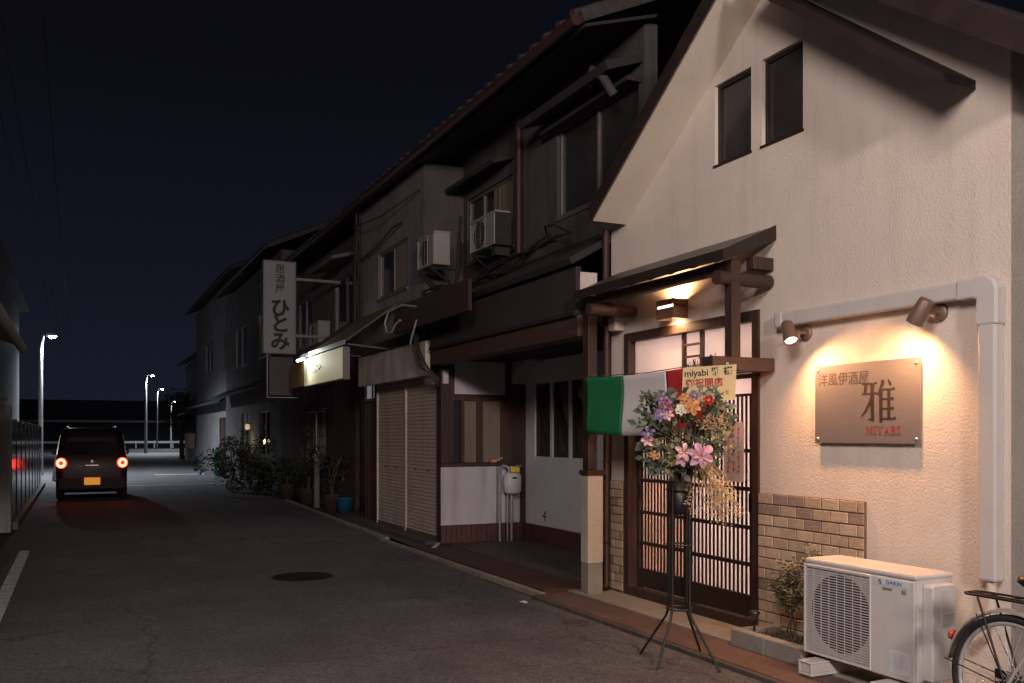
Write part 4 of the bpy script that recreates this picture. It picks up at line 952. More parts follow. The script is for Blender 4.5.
# ------------------------------------------------------------------ helpers for house fronts (street side = -X)
def west_wall(x, t, y0, y1, z0, z1, holes):
    """wall box strips with rectangular holes (ya,yb,za,zb)"""
    mb = MB(); ys = sorted({y0, y1, *[h for o in holes for h in o[:2]]})
    for a, b in zip(ys[:-1], ys[1:]):
        m_ = (a+b)/2; cut = sorted([(h[2],h[3]) for h in holes if h[0] < m_ < h[1]]); z = z0
        for lo, hi in cut:
            if lo > z: mb.box(x,x+t,a,b,z,lo)
            z = hi
        if z < z1: mb.box(x,x+t,a,b,z,z1)
    return mb
def window_w(parent, x, ya, yb, za, zb, frame, pane, bars=1, name='window', sill=True, back=None):
    t = 0.045; fr = MB()
    fr.box(x,x+0.07,ya,ya+t,za,zb); fr.box(x,x+0.07,yb-t,yb,za,zb); fr.box(x,x+0.07,ya+t,yb-t,za,za+t); fr.box(x,x+0.07,ya+t,yb-t,zb-t,zb)
    for k in range(bars):
        y = ya+(yb-ya)*(k+1)/(bars+1); fr.box(x+0.005,x+0.06,y-0.022,y+0.022,za+t,zb-t)
    w = fr.build(name, frame, parent, 0.003)
    MB().box(x+0.03,x+0.04,ya+t,yb-t,za+t,zb-t).build('pane', pane, w)
    if back: MB().box(x+0.012,x+0.022,ya+t,ya+t+(yb-ya)*0.42,za+t,zb-t).build('curtain', back, w)
    if sill: MB().box(x-0.05,x+0.0,ya-0.03,yb+0.03,za-0.035,za-0.002).build('sill', frame, w)
    return w
def roof_w(parent, xe, ze, y0, y1, rise=1.9, run=4.2, m=None, gut=True):
    mb = MB(); mb.prism([(xe,ze),(xe+run,ze+rise),(xe+run,ze+rise+0.13),(xe-0.04,ze+0.10)], 'y', y0, y1)
    r_ = mb.build('roof', m or M['rooftile'], parent)
    # rows of round tile ends along the eave
    te = MB(); n = int((y1-y0)/0.28)
    for i in range(n):
        y = y0+0.14+i*0.28; te.tube([(xe-0.05,y,ze+0.10),(xe+run*0.5,y,ze+0.115+rise*0.5)],0.055,8)
    te.build('tile_ribs', M['rooftile'], r_)
    if gut: MB().tube([(xe-0.09,y0,ze+0.0),(xe-0.09,y1,ze+0.0)],0.055,10).build('gutter', M['gutter'], parent)
    return r_
def small_ac(parent_label, x0, x1, y0, y1, z0, z1, cat='air conditioner'):
    t = thing('wall_air_conditioner', ((x0+x1)/2,(y0+y1)/2,z0), parent_label, cat)
    ac_unit(t, x0, x1, y0, y1, z0, z1, detail=False)
    for y in (y0+.1, y1-.1):
        sb = MB(); sb.bar((x0-.02,y,z0-.02),(x1+.12,y,z0-.02),.03); sb.bar((x0+.02,y,z0-.03),(x1+.12,y,z0-.28),.022); sb.build('bracket', M['black'], t)
    return t

# ------------------------------------------------------------------ A: dark row house with the recessed porch
A = thing('row_house', (4.95,9.6,0), 'dark two storey row house with recessed white porch beside the restaurant', 'house')
UX = 4.95
ha = [(7.5,9.18,3.97,5.0),(10.35,11.85,3.90,4.80)]
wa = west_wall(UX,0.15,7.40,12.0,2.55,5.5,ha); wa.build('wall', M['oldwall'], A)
window_w(A,UX+0.03,7.5,9.18,3.97,5.0,M['aluframe'],M['glass2'],1); window_w(A,UX+0.03,10.35,11.85,3.90,4.80,M['aluframe'],M['glass'],2,back=M['curtain'])
hd_ = MB(); hd_.prism([(4.55,4.98),(UX-0.002,5.12),(UX-0.002,5.2),(4.52,5.06)],'y',7.42,9.34); hd_.build('window_hood', M['fascia'], A, .004)
bx('shutter_box', M['brownpanel'], A, 4.78,UX-0.002,7.44,9.30,4.93,4.975)
hd_ = MB(); hd_.prism([(4.65,4.88),(UX-0.002,4.98),(UX-0.002,5.04),(4.63,4.93)],'y',10.3,11.9); hd_.build('window_hood', M['fascia'], A, .004)
roof_w(A, 4.2, 5.30, 7.25, 12.0)
sof = MB(); sof.prism([(4.21,5.285),(UX+0.05,5.53),(UX+0.05,5.50),(4.21,5.255)],'y',7.26,12.0); sof.build('eave_boards', M['fascia'], A)
# downpipes
d_ = MB(); d_.tube([(4.86,10.0,5.46),(4.86,10.0,3.55)],.045,10); d_.build('drainpipe', M['gutter'], A)
d_ = MB(); d_.tube([(4.62,7.9,5.02),(4.58,7.75,5.1),(4.60,7.6,4.98),(4.7,7.55,4.80)],.045,10); d_.build('vent_pipe', M['oldwall'], A)
# pent roof and fascia over the porch
pr = MB(); pr.prism([(4.13,3.085),(UX-0.003,3.54),(UX-0.003,3.61),(4.10,3.14)],'y',7.37,11.95); pr.build('pent_roof', M['fascia'], A)
bx('fascia_panel', M['brownpanel'], A, 4.18,4.24,7.385,11.28,2.63,3.07,0.004)
bx('lintel', M['woodh'], A, 4.20,4.40,7.385,11.28,2.42,2.626,0.006)
bx('fascia_trim', M['darkbrown'], A, 4.163,4.178,7.385,11.28,2.615,2.65,0.002)
bx('signboard', M['wine'], A, 3.90,3.945,9.3,11.95,2.88,3.24,0.004)
bx('porch_ceiling', M['fascia'], A, 4.41,5.6,7.56,11.30,2.50,2.545,0)
# recessed back wall with arched windows
hw = [(11.02-0.50*i-0.44,11.02-0.50*i,1.21,2.19) for i in range(3)] + [(8.0,9.2,0.10,2.1)]
bw_ = west_wall(5.6,0.12,7.56,11.42,0.06,2.5,hw); bw_.build('porch_wall', M['porchwhite_brightened'], A)
for ya,yb,za,zb in hw[:3]:
    w = window_w(A,5.62,ya,yb,za,zb,M['wood'],M['glass2'],0,sill=False)
    dg_ = MB(); dg_.bar((5.64,ya+.06,za+.10),(5.64,yb-.08,zb-.22),.015,.05,up=(1,0,0)); dg_.bar((5.643,ya+.10,za+.06),(5.643,yb-.05,zb-.35),.01,.03,up=(1,0,0)); dg_.build('diagonal_strips', M['wood'], w)  # two brown diagonal strips across each pane
window_w(A,5.63,8.0,9.2,0.10,2.1,M['wood'],M['glass2'],1,name='porch_door',sill=False)
for ya_, yb_ in ((9.28,11.29),(7.58,7.95)):
    pb = MB()
    for i in range(int((yb_-ya_)/0.07)):
        y = yb_-i*0.07; pb.box(5.565,5.598,y-0.064,y,0.063,0.29)
    pb.build('brick_plinth', M['plinth'], A, .003)
arc = MB(); pts_ = [(11.28-0.42*math.sin(R(a)), 2.16+0.30*(1-math.cos(R(a)))*-1+0.30) for a in range(0,91,10)]
poly = [(11.29,2.50)]+[(11.29-0.55*(1-math.cos(R(a))),2.20+0.27*math.sin(R(a))) for a in range(0,91,9)]+[(10.74,2.50)]
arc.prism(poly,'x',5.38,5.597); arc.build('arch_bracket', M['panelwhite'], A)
text('painted_numeral', '4', 0.21, M['signink'], A, (5.598,10.75,0.42), FACE_W, depth=0.0005, lean=.2)
# end wall of the recess (faces the camera)
EY = 11.30
ew = MB(); ew.box(4.34,5.72,EY,EY+0.12,0.06,1.10); ew.box(4.34,4.46,EY,EY+.12,1.10,2.5); ew.box(5.28,5.6,EY,EY+.12,1.10,2.5); ew.box(4.46,5.28,EY,EY+.12,2.02,2.5)
ew.build('end_wall', M['wood'], A)
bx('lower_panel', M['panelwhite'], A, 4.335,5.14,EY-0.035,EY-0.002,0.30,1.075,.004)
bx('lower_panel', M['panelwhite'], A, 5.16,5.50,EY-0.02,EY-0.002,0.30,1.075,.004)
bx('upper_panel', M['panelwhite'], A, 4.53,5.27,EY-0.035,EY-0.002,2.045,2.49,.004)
bx('sill', M['wood'], A, 4.33,5.45,EY-0.06,EY-0.002,1.08,1.125,.004)
pb = MB()
for i in range(17):
    x = 4.335+i*0.073
    if x+0.067 < 5.56: pb.box(x,x+0.067,EY-0.045,EY-0.002,0.063,0.295)
pb.build('brick_plinth', M['plinth'], A, .003)
fr = MB(); fr.box(4.46,4.52,EY-0.01,EY+.06,1.13,2.02); fr.box(4.66-.03,4.68,EY-0.01,EY+.06,1.13,2.02); fr.box(4.86,4.95,EY-0.012,EY+.06,1.13,2.02); fr.box(5.22,5.28,EY-0.01,EY+.06,1.13,2.02); fr.box(4.46,5.28,EY-.008,EY+.06,1.96,2.018)
w = fr.build('window', M['wood'], A, .003)
MB().box(4.53,4.62,EY+.02,EY+.03,1.13,1.96).build('pane', M['glass2'], w)
MB().box(4.68,4.86,EY+.02,EY+.03,1.13,1.96).build('pane', M['curtain'], w); MB().box(4.95,5.22,EY+.02,EY+.03,1.13,1.96).build('pane', M['curtain'], w)
bx('corner_post', M['wood'], A, 4.33,4.44,EY-0.05,EY-.004,1.13,2.5,.004)
bx('name_plate', M['panelwhite'], A, 4.35,4.43,EY-0.062,EY-0.052,2.18,2.36,.002)
# porch end pillar next to the restaurant
bx('pillar', M['pillar'], A, 4.215,4.375,7.22,7.355,0.32,1.13,.006)
bx('pillar_base', M['concrete'], A, 4.217,4.373,7.223,7.353,0.035,0.318,.004)
bx('pillar_cap', M['wood'], A, 4.20,4.39,7.205,7.36,1.132,1.175,.004)
bx('porch_post', M['doorwood'], A, 4.235,4.33,7.25,7.355,1.177,2.70,.005)
bx('fascia_end', M['signboard'], A, 4.22,4.40,7.365,7.383,2.80,3.02,.004)

t = thing('paper_scrap', (3.57,7.25,.004), 'tiny crumpled pale scrap of paper lying on the asphalt near kerb', 'litter')
sp_ = MB(); rnd = random.Random(77); pts_ = [[Vector((3.545+i*.018, 7.225+j*.018, .008+rnd.uniform(0,.02))) for j in range(4)] for i in range(4)]
for i in range(3):
    for j in range(3): sp_.quad(pts_[i][j],pts_[i+1][j],pts_[i+1][j+1],pts_[i][j+1])
sp_.build('scrap_body', M['panelwhite'], t, weld=True)
# gas meter on the end wall
GM = thing('gas_meter', (5.3,11.1,0.06), 'grey gas meter with yellow tag on pipes by the white panel', 'gas meter')
mm = MB(); mm.lathe([(0,-.17),(.09,-.165),(.125,-.13),(.13,.0),(.125,.08),(.10,.12),(.06,.13),(0,.13)], (5.31,11.12,.87), n=24)
for v in mm.v: v.y = 11.12+(v.y-11.12)*0.7
mm.build('body', M['meter'], GM)
bx('yellow_label', M['yellowtag'], GM, 5.24,5.37,11.02,11.04,1.0,1.075,.003)
bx('dial', M['sticker'], GM, 5.25,5.35,11.024,11.034,.89,.955,.003); bx('dial_window', M['black'], GM, 5.265,5.335,11.019,11.023,.912,.935,0)
pp = MB(); pp.tube([(5.26,11.13,.98),(5.26,11.13,1.06),(5.20,11.16,1.09),(5.15,11.18,1.06),(5.15,11.18,.063)],.018,8); pp.tube([(5.37,11.13,.98),(5.37,11.13,1.08),(5.46,11.16,1.08)],.016,8); pp.tube([(5.30,11.13,.72),(5.30,11.13,.063)],.02,8); pp.tube([(5.24,11.13,.76),(5.24,11.13,.063)],.012,8)
pp.build('pipes', M['polegrey'], GM)
t = thing('garden_glove', (5.1,11.24,1.125), 'orange work glove left on the brown window sill', 'glove')
gl = MB(); gl.lathe([(0,0),(.05,.004),(.055,.02),(.03,.045),(0,.05)],(5.09,11.25,1.126),n=12)
for k in range(4): gl.tube([(5.09+.03*k-.02,11.25,1.15),(5.14+.025*k,11.235,1.16+.012*k)],.011,6)
gl.build('glove_body', M['orange'], t)
t = thing('folded_pipe_cover', (4.30,11.24,0.03), 'short pale offcut of board lying on dark kerb', 'board')
MB().bar((4.12,10.98,.05),(4.26,11.16,.085),.05,.012).build('board_body', M['panelwhite'], t)

# ------------------------------------------------------------------ B: shuttered shop
Bs = thing('shuttered_shop', (4.38,13.5,0), 'two storey shop with pair of closed beige roller shutters and blank sign band', 'shop building')
hb_ = [(12.75,14.2,3.68,4.42)]
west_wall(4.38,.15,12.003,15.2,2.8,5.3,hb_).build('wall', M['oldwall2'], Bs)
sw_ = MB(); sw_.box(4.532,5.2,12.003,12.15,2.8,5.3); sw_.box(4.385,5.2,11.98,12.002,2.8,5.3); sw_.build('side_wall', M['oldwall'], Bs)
window_w(Bs,4.40,12.75,14.2,3.68,4.42,M['aluframe'],M['glass'],1,back=M['curtain'])
roof_w(Bs,4.2,5.30,12.0,15.2)
gw = MB(); gw.box(4.36,4.5,11.432,11.50,.08,2.5); gw.box(4.36,4.5,14.26,14.36,.08,2.75); gw.box(4.36,4.5,11.50,14.26,2.34,2.75); gw.box(4.36,4.5,14.36,15.2,2.42,2.79); gw.build('front_frame', M['fascia'], Bs)
for (ya,yb) in ((11.51,12.84),(12.90,14.25)):
    sh = MB(); n = 42; zz0, zz1 = .10, 2.34
    for i in range(n):
        z = zz0+(zz1-zz0)*i/n; h_ = (zz1-zz0)/n
        sh.prism([(4.408,z),(4.398,z+h_*.2),(4.397,z+h_*.8),(4.408,z+h_*.97),(4.43,z+h_*.97),(4.43,z)],'y',ya,yb)
    s_ = sh.build('roller_shutter', M['shutter'], Bs)
    MB().box(4.385,4.425,ya,yb,.082,.13).build('bottom_bar', M['aluframe'], s_)
    for q in (.3,.7): MB().box(4.383,4.392,ya+(yb-ya)*q-.03,ya+(yb-ya)*q+.03,1.0,1.02).build('lock', M['black'], s_)
bx('shutter_rail', M['shutter'], Bs, 4.375,4.43,12.842,12.898,.082,2.34,.004); bx('shutter_rail', M['shutter'], Bs, 4.372,4.43,14.251,14.305,.082,2.34,.004)
bx('sign_band', M['signboard'], Bs, 4.17,4.24,11.42,14.62,2.29,2.76,.005)
bx('upper_band', M['fascia'], Bs, 4.245,4.36,11.5,15.2,2.50,2.95,.004)
bx('doorstep', M['concrete2'], Bs, 4.18,4.50,11.45,15.2,-.01,.078,.006)
dr = MB(); dr.box(4.46,4.51,14.37,15.18,.08,2.05); dro = dr.build('door', M['wood'], Bs, .004)
ds_ = MB()
for k in range(5): ds_.box(4.445,4.459,14.42+k*.18,14.44+k*.18,.1,2.02)
ds_.build('door_slats', M['wood'], dro)
MB().box(4.43,4.444,14.44,14.47,.95,1.15).build('handle', M['polegrey'], dro)
tw_ = window_w(Bs,4.44,14.37,15.18,2.07,2.41,M['aluframe'],mat('dim_lit_glass',(0.5,0.5,0.48),.5,emit=(.85,.95,.95),estr=.13),1,name='transom',sill=False)
small_ac('dull grey air conditioner on shelf below shop upper window with pink curtain',4.22,4.46,11.25,11.86,3.74,4.20)
wac = small_ac('white air conditioner with round fan hung high on dark row house',4.62,4.84,10.2,10.95,3.84,4.28)
MB().box(4.63,4.85,10.185,10.193,3.85,4.25).build('side_panel', M['fascia'], wac)
MB().box(4.63,4.83,10.19,10.30,3.72,3.82).build('pipe_cover', M['fascia'], wac)
# ------------------------------------------------------------------ C: shop with the olive awning and lit sign
Cc = thing('awning_shop', (4.7,17.5,0), 'old bar building behind olive awning with barred ground floor front', 'shop building')
hc = [(16.6,18.2,3.4,4.6),(20.2,21.6,3.5,4.6)]
west_wall(4.7,.15,15.21,23.6,2.7,5.3,hc).build('wall', M['oldwall3'], Cc)
window_w(Cc,4.72,16.6,18.2,3.4,4.6,M['aluframe'],M['glass'],1); window_w(Cc,4.72,20.2,21.6,3.5,4.6,M['aluframe'],M['glass'],1)
west_wall(4.72,.15,15.21,23.6,0,2.69,[(15.5,16.7,.1,2.2),(18.9,20.6,.8,2.1)]).build('ground_wall', M['oldwall4'], Cc)
window_w(Cc,4.74,15.5,16.7,.1,2.2,M['wood'],M['wood'],1,name='door',sill=False)
gwn = window_w(Cc,4.74,18.9,20.6,.8,2.1,M['wood'],M['glass'],1)
gg = MB()
for k in range(12): gg.box(4.68,4.695,18.95+k*.145,18.965+k*.145,.82,2.08)
for z in (.9,1.5,2.0): gg.box(4.665,4.679,18.9,20.6,z-.012,z+.012)
gg.build('window_bars', M['aluframe'], gwn)
roof_w(Cc,4.25,5.30,15.2,23.7)
hc2 = MB(); hc2.prism([(4.2,4.72),(4.698,4.86),(4.698,4.92),(4.18,4.78)],'y',16.4,18.4); hc2.build('window_hood', M['oldwall3'], Cc)
small = MB(); small.box(4.5,4.69,15.35,15.6,3.3,3.75); small.build('meter_box', M['panelwhite'], Cc, .01)
aw = MB(); aw._add([(3.56,13.2,2.87),(3.56,16.15,2.87),(4.69,16.15,3.70),(4.36,13.2,3.46),(3.56,13.2,2.905),(3.56,16.15,2.905),(4.69,16.15,3.735),(4.36,13.2,3.495)],[(0,1,2,3),(7,6,5,4),(0,4,5,1),(1,5,6,2),(2,6,7,3),(3,7,4,0)])
awo = aw.build('awning', M['olive'], Cc)
MB().box(3.545,3.558,13.19,16.16,2.84,2.91).build('awning_edge', M['polegrey'], awo)
af = MB()
for y in (13.22,14.7,16.1): af.tube([(3.6,y,2.85),(4.36,y,2.79)],.016,6)
af.build('awning_arms', M['aluframe'], awo)
bx('post', M['oldwall2'], Cc, 4.30,4.40,18.25,18.35,.03,1.15,.005); MB().tube([(4.35,18.3,1.15),(4.35,18.3,2.75)],.03,8).build('porch_pole', M['aluframe'], Cc)
# lit yellow sign under the awning
YS = thing('lit_sign', (3.62,14.6,2.33), 'worn yellowish box sign lit from one corner beneath the olive awning', 'sign')
MB().box(3.57,3.68,13.35,15.9,2.33,2.83).build('case', M['aluframe'], YS, .006)
ysf = MB().box(3.56,3.569,13.37,15.88,2.35,2.81).build('face', M['yellowlit'], YS)
wm = MB(); rnd = random.Random(4)
for k in range(14):
    y = 15.2-k*.045+rnd.uniform(-.02,.02); z = 2.60+rnd.uniform(-.05,.05); a = rnd.uniform(-.8,.8)
    wm.bar((3.558,y,z),(3.558,y+math.cos(a)*.05,z+math.sin(a)*.05),.012,.002,up=(0,0,1))
wm.build('faded_writing', M['signink'], ysf)
MB().box(3.58,3.67,15.92,17.1,2.36,2.80).build('unlit_end', M['yellowdull'], YS, .006)
tb = MB(); tb.tube([(3.47,15.55,2.80),(3.47,16.0,2.80)],.022,10); tb.build('tube_lamp', M['platelamp'], YS)
MB().bar((3.47,15.78,2.835),(3.58,15.78,2.845),.025).build('lamp_arm', M['aluframe'], YS)
lamp('sign_tube_light','AREA',(3.40,15.5,2.80),6.5,(.95,1,.88),aim=(3.56,15.0,2.5),size=.35)
# tall white vertical sign
VS = thing('vertical_sign', (3.5,17.75,3.08), 'tall white projecting sign box with black vertical brush lettering', 'sign')
MB().box(3.20,3.79,17.68,17.86,3.08,4.82).build('case', M['signwhite'], VS, .008)
fr = MB(); fr.box(3.185,3.20,17.67,17.87,3.06,4.84); fr.box(3.79,3.805,17.67,17.87,3.06,4.84); fr.box(3.2,3.79,17.67,17.87,4.82,4.84); fr.box(3.2,3.79,17.67,17.87,3.06,3.08); fr.build('frame', M['aluframe'], VS)
for ch, z, s_, bo in (('居',4.68,.19,.002),('酒',4.49,.19,.002),('屋',4.30,.19,.002),('ひ',3.92,.37,.014),('と',3.61,.37,.014),('み',3.28,.37,.014)):
    text('lettering', ch, s_, M['signink'], VS, (3.50,17.679,z), FACE_S, bold=bo, depth=.001)
br_ = MB(); 
for z in (3.4,4.5): MB().box(3.81,4.7,17.74,17.79,z,z+.05).build('bracket', M['aluframe'], VS)
HB = thing('hanging_box_sign', (3.5,17.8,2.24), 'dark square box sign hanging under the tall white sign', 'sign')
MB().box(3.30,3.76,17.70,17.84,2.26,3.0).build('case', M['boxdark'], HB, .008)
hf = MB(); hf.tube([(3.26,17.69,3.05),(3.26,17.69,2.22),(3.84,17.69,2.22),(3.84,17.69,2.32)],.014,6); hf.build('frame', M['polegrey'], HB)
# D, E, F: houses further up the street
def far_house(x, y0, y1, ze, wm_, label, ws, dw=None, eave=.35, name='townhouse'):
    h_ = thing(name, (x,(y0+y1)/2,0), label, 'house', 'old houses further up the street')
    holes = ws + ([dw] if dw else [])
    west_wall(x,.15,y0,y1,0,ze,holes).build('wall', M[wm_], h_)
    MB().box(x+.15,x+3.5,y0,y0+.12,0,ze).build('side_wall', M[wm_], h_)
    for w in ws: window_w(h_,x+.03,*w,M['aluframe'],M['glass'],1)
    if dw: window_w(h_,x+.03,*dw,M['wood'],M['wood'],1,name='door',sill=False)
    roof_w(h_,x-eave,ze,y0-.1,y1+.05); 
    pz = MB(); pz.prism([(x-.6,2.7),(x-.002,3.0),(x-.002,3.07),(x-.62,2.76)],'y',y0+.6,y1-.6); pz.build('pent_roof', M['rooftile'], h_)
    return h_
far_house(4.75,23.8,33.6,6.3,'oldwall3','brown house with dark pent roof behind the potted shrubs',[(25.2,27.2,3.7,5.0),(29.2,31.5,3.7,5.0),(25.4,27,.9,2.2)],(28.6,30.2,.05,2.2))
far_house(5.25,33.8,47,7.4,'oldwall2','taller pale house beyond the brown house with pent roof',[(35.5,37.5,4.2,5.6),(41,43.5,4.2,5.6)],(37,39,.05,2.2))
far_house(6.35,49,63,6.0,'bluewall','low bluish house near the far end of the street',[(51,53.5,3.6,4.8),(57,60,3.6,4.8)],(55,56.6,.05,2.2))
small_ac('grey air conditioner box beside window behind the vertical sign',4.42,4.68,18.5,19.2,3.35,3.85)
# low lit garden wall at the far corner
GW = thing('garden_wall', (6.15,57,0), 'low pale garden wall and gate posts lit at the far street corner', 'wall')
MB().box(5.75,5.9,50,55.5,.0,.75).build('wall', M['panelwhite'], GW, .01)
for y in (56,57.6): MB().box(5.8,6.2,y,y+.4,0,1.6).build('gate_post', M['pillar'], GW, .02)
MB().box(5.95,6.0,56.4,57.6,.1,1.4).build('gate', M['wood'], GW)

# ------------------------------------------------------------------ plants
def leaf_mass(mb, c, rx, ry_, rz, n, s, rnd, mats=3):
    sub = [(Vector((rnd.gauss(0,.5),rnd.gauss(0,.5),rnd.gauss(0,.5))), rnd.uniform(.3,.6)) for _ in range(9)]
    for k in range(n):
        o_, rr_ = rnd.choice(sub); v_ = Vector((rnd.gauss(0,1),rnd.gauss(0,1),rnd.gauss(0,1))).normalized()*rr_*rnd.uniform(.5,1) + o_
        p = Vector(c)+Vector((v_.x*rx,v_.y*ry_,v_.z*rz)); d = Vector((rnd.uniform(-1,1),rnd.uniform(-1,1),rnd.uniform(-.5,.8)))
        mb.cur = rnd.randrange(mats); mb.leaf(p,d,(rnd.uniform(-1,1),rnd.uniform(-1,1),1),s*rnd.uniform(.7,1.4),s*rnd.uniform(.4,.7))
def pot_plant(x, y, r, h, n, label, seed, pot=True, group='plants in front of the old houses'):
    rnd = random.Random(seed); t = thing('potted_shrub' , (x,y,.03), label, 'shrub', group)
    if pot: MB().lathe([(0,.0),(r*.42,.0),(r*.55,.32),(r*.6,.34),(r*.5,.33),(0,.30)],(x,y,.03),n=18).build('pot', M['terracotta'], t)
    st_ = MB()
    for k in range(6): st_.tube([(x,y,.3 if pot else .03),(x+rnd.uniform(-.2,.2)*r,y+rnd.uniform(-.2,.2)*r,h*.5),(x+rnd.uniform(-.6,.6)*r,y+rnd.uniform(-.6,.6)*r,h*.85)],.012,5)
    st_.build('stems', M['stem'], t)
    f = MB(); leaf_mass(f,(x,y,h*.62),r,r,h*.42,n,.10,rnd); f.build('foliage',[M['leaf5'],M['leaf6'],M['leaf2']],t); return t
pot_plant(3.95,23.0,.60,1.0,1000,'broad low shrub at road edge before the brown house',1,False)
pot_plant(4.1,24.6,.65,1.35,1000,'rounded shrub behind the broad low roadside shrub',2,False)
pot_plant(4.3,27.5,.6,1.5,800,'upright shrub lit green near the added porch lamp',3,False)
pot_plant(4.45,30.0,.6,1.3,600,'small dark shrub furthest along the brown house',4,False)
pot_plant(4.42,19.3,.36,1.45,260,'tall thin potted shrub by the barred window',5)
pot_plant(4.42,17.3,.34,1.25,260,'potted shrub beside the white topped porch post',6)
pot_plant(4.38,21.3,.40,1.05,260,'dark potted shrub between barred window and road shrub',7)
t = thing('green_bin', (4.7,34.2,0), 'pale green plastic bin standing behind the roadside shrubs', 'bin')
MB().lathe([(0,0),(.26,0),(.32,.85),(.34,.88),(.3,.95),(0,1.0)],(4.7,34.2,.03),n=20).build('bin_body', M['greenbin'], t)
t = thing('added_porch_lamp', (4.74,28.2,1.5), 'small warm added porch lamp on brown house wall above shrubs', 'lamp')  # lamp added to give the warm patch behind the shrubs
MB().lathe([(0,-.09),(.06,-.07),(.075,0),(.06,.07),(0,.09)],(4.62,28.25,1.75),n=14).build('globe', mat('warm_globe',(.9,.8,.6),.4,emit=(1,.75,.4),estr=.35), t)
MB().box(4.62,4.75,28.22,28.28,1.84,1.87).build('bracket', M['black'], t)
lamp('added_porch_light','POINT',(4.5,28.2,1.3),3,(1,.75,.42),shadow_soft_size=.08)
BU = thing('blue_bucket', (4.62,17.0,.03), 'blue plastic bucket on the pavement by the dark door', 'bucket')
bm_ = MB(); bm_.lathe([(0,0),(.13,0),(.165,.27),(.172,.28),(.16,.275),(.125,.02),(0,.02)],(4.55,16.9,.035),n=24); bm_.build('bucket_body', M['bluebucket'], BU)
MB().torus((4.55,16.9,.315),(0,1,0),.165,.004,20,5,R(0),R(180),e1=(1,0,0)).build('handle', M['polegrey'], BU)
# far tree on the right
TR = thing('street_tree', (5.7,60,0), 'dark bushy tree over the lit gate at the far corner', 'tree')
tk = MB(); tk.tube([(5.9,60.5,0),(5.85,60.4,1.2),(5.8,60.3,2.2)],[.16,.12,.07],8)
for k in range(5):
    a = k*1.3; tk.tube([(5.85,60.4,1.3+.15*k),(5.85+math.cos(a)*.9,60.4+math.sin(a)*.9,2.4+.2*k)],[.06,.02],6)
tk.build('trunk', M['stem'], TR)
f = MB(); rnd = random.Random(31); leaf_mass(f,(5.75,60.2,3.0),1.7,1.7,1.5,1700,.20,rnd); f.build('crown',[M['leaf5'],M['leaf6'],M['leaf2']],TR)

# ------------------------------------------------------------------ cables on the house fronts
def cable(name, label, strands, m, group=None):
    mb = MB(); 
    for pts, r in strands: mb.tube(pts, r, 6)
    return tag(mb.build(name, m), label, 'cable', group)
rnd = random.Random(8); st_ = []
for k in range(9):
    o1 = rnd.uniform(-.05,.05); o2 = rnd.uniform(-.06,.06); y1_, y2_ = 11.9-rnd.uniform(0,.3), 8.4+rnd.uniform(0,.5); n = 12; pts = []
    for i in range(n): 
        s_ = i/(n-1); y = y1_+(y2_-y1_)*s_; pts.append((4.32+.3*s_+o1+.03*math.sin(i*1.7+k), y, 3.42+.20*s_+o2+.05*math.sin(i*1.1+k*2)-.12*math.sin(math.pi*s_)))
    st_.append((pts,.011))
cable('cable_bundle','tangled bundle of black cables sagging across the dark row house above porch',st_,M['cable'])
st_ = []
for k in range(6):
    st_.append(([(4.12+rnd.uniform(-.05,.05),11.42+rnd.uniform(-.06,.06),3.2),(4.02+rnd.uniform(-.05,.05),11.40,2.9),(4.0+rnd.uniform(-.05,.05),11.3+rnd.uniform(-.06,.06),2.62),(4.1+rnd.uniform(-.05,.05),11.22,2.38),(4.28,11.2,2.2+rnd.uniform(-.1,.05))],.013))
cable('cable_bundle','thick knot of cables hanging at the corner of the blank sign band',st_,M['cable'])
cable('loose_cable','pale loose cable curling in front of the wine coloured board',[([(3.92,10.9,3.12),(3.88,11.5,3.22),(3.85,12.0,3.2),(3.84,12.15,3.05),(3.84,12.05,2.9),(3.85,11.85,2.9),(3.87,11.75,3.0),(3.88,11.6,3.03)],.016),([(3.9,11.0,2.97),(3.88,11.12,2.78),(3.9,11.25,2.68)],.014)],M['cablew'])
cable('cable_bundle','dark vertical run of cables at the end of pale shop wall',[([(4.28+rnd.uniform(-.06,.06),15.15+rnd.uniform(-.1,.1),5.3),(4.28+rnd.uniform(-.06,.06),15.15+rnd.uniform(-.1,.1),4.2),(4.3+rnd.uniform(-.06,.06),15.15,3.3)],.018) for _ in range(7)],M['cable'])
cable('loose_cable','thin black cable looped across the pale upper wall of shuttered shop',[([(4.33,15.1,4.45),(4.30,14,4.5),(4.28,13.2,4.62),(4.34,12.9,4.66)],.016),([(4.2,15.0,5.0),(4.2,13.5,4.86),(4.34,12.1,4.95)],.010)],M['cable'])
cable('cable_bundle','bunch of cables dropping beside the red brown downpipe',[([(4.9,11.98+rnd.uniform(-.04,.02),4.6),(4.86+rnd.uniform(-.03,.03),11.95,4.0),(4.8,11.9,3.55)],.013) for _ in range(5)],M['cable'])
cable('loose_cable','short black cable looping from window edge to restaurant roof',[([(4.9,9.3,3.75),(4.75,9.1,3.85),(4.7,8.8,3.8),(4.75,8.5,3.66)],.012)],M['cable'])

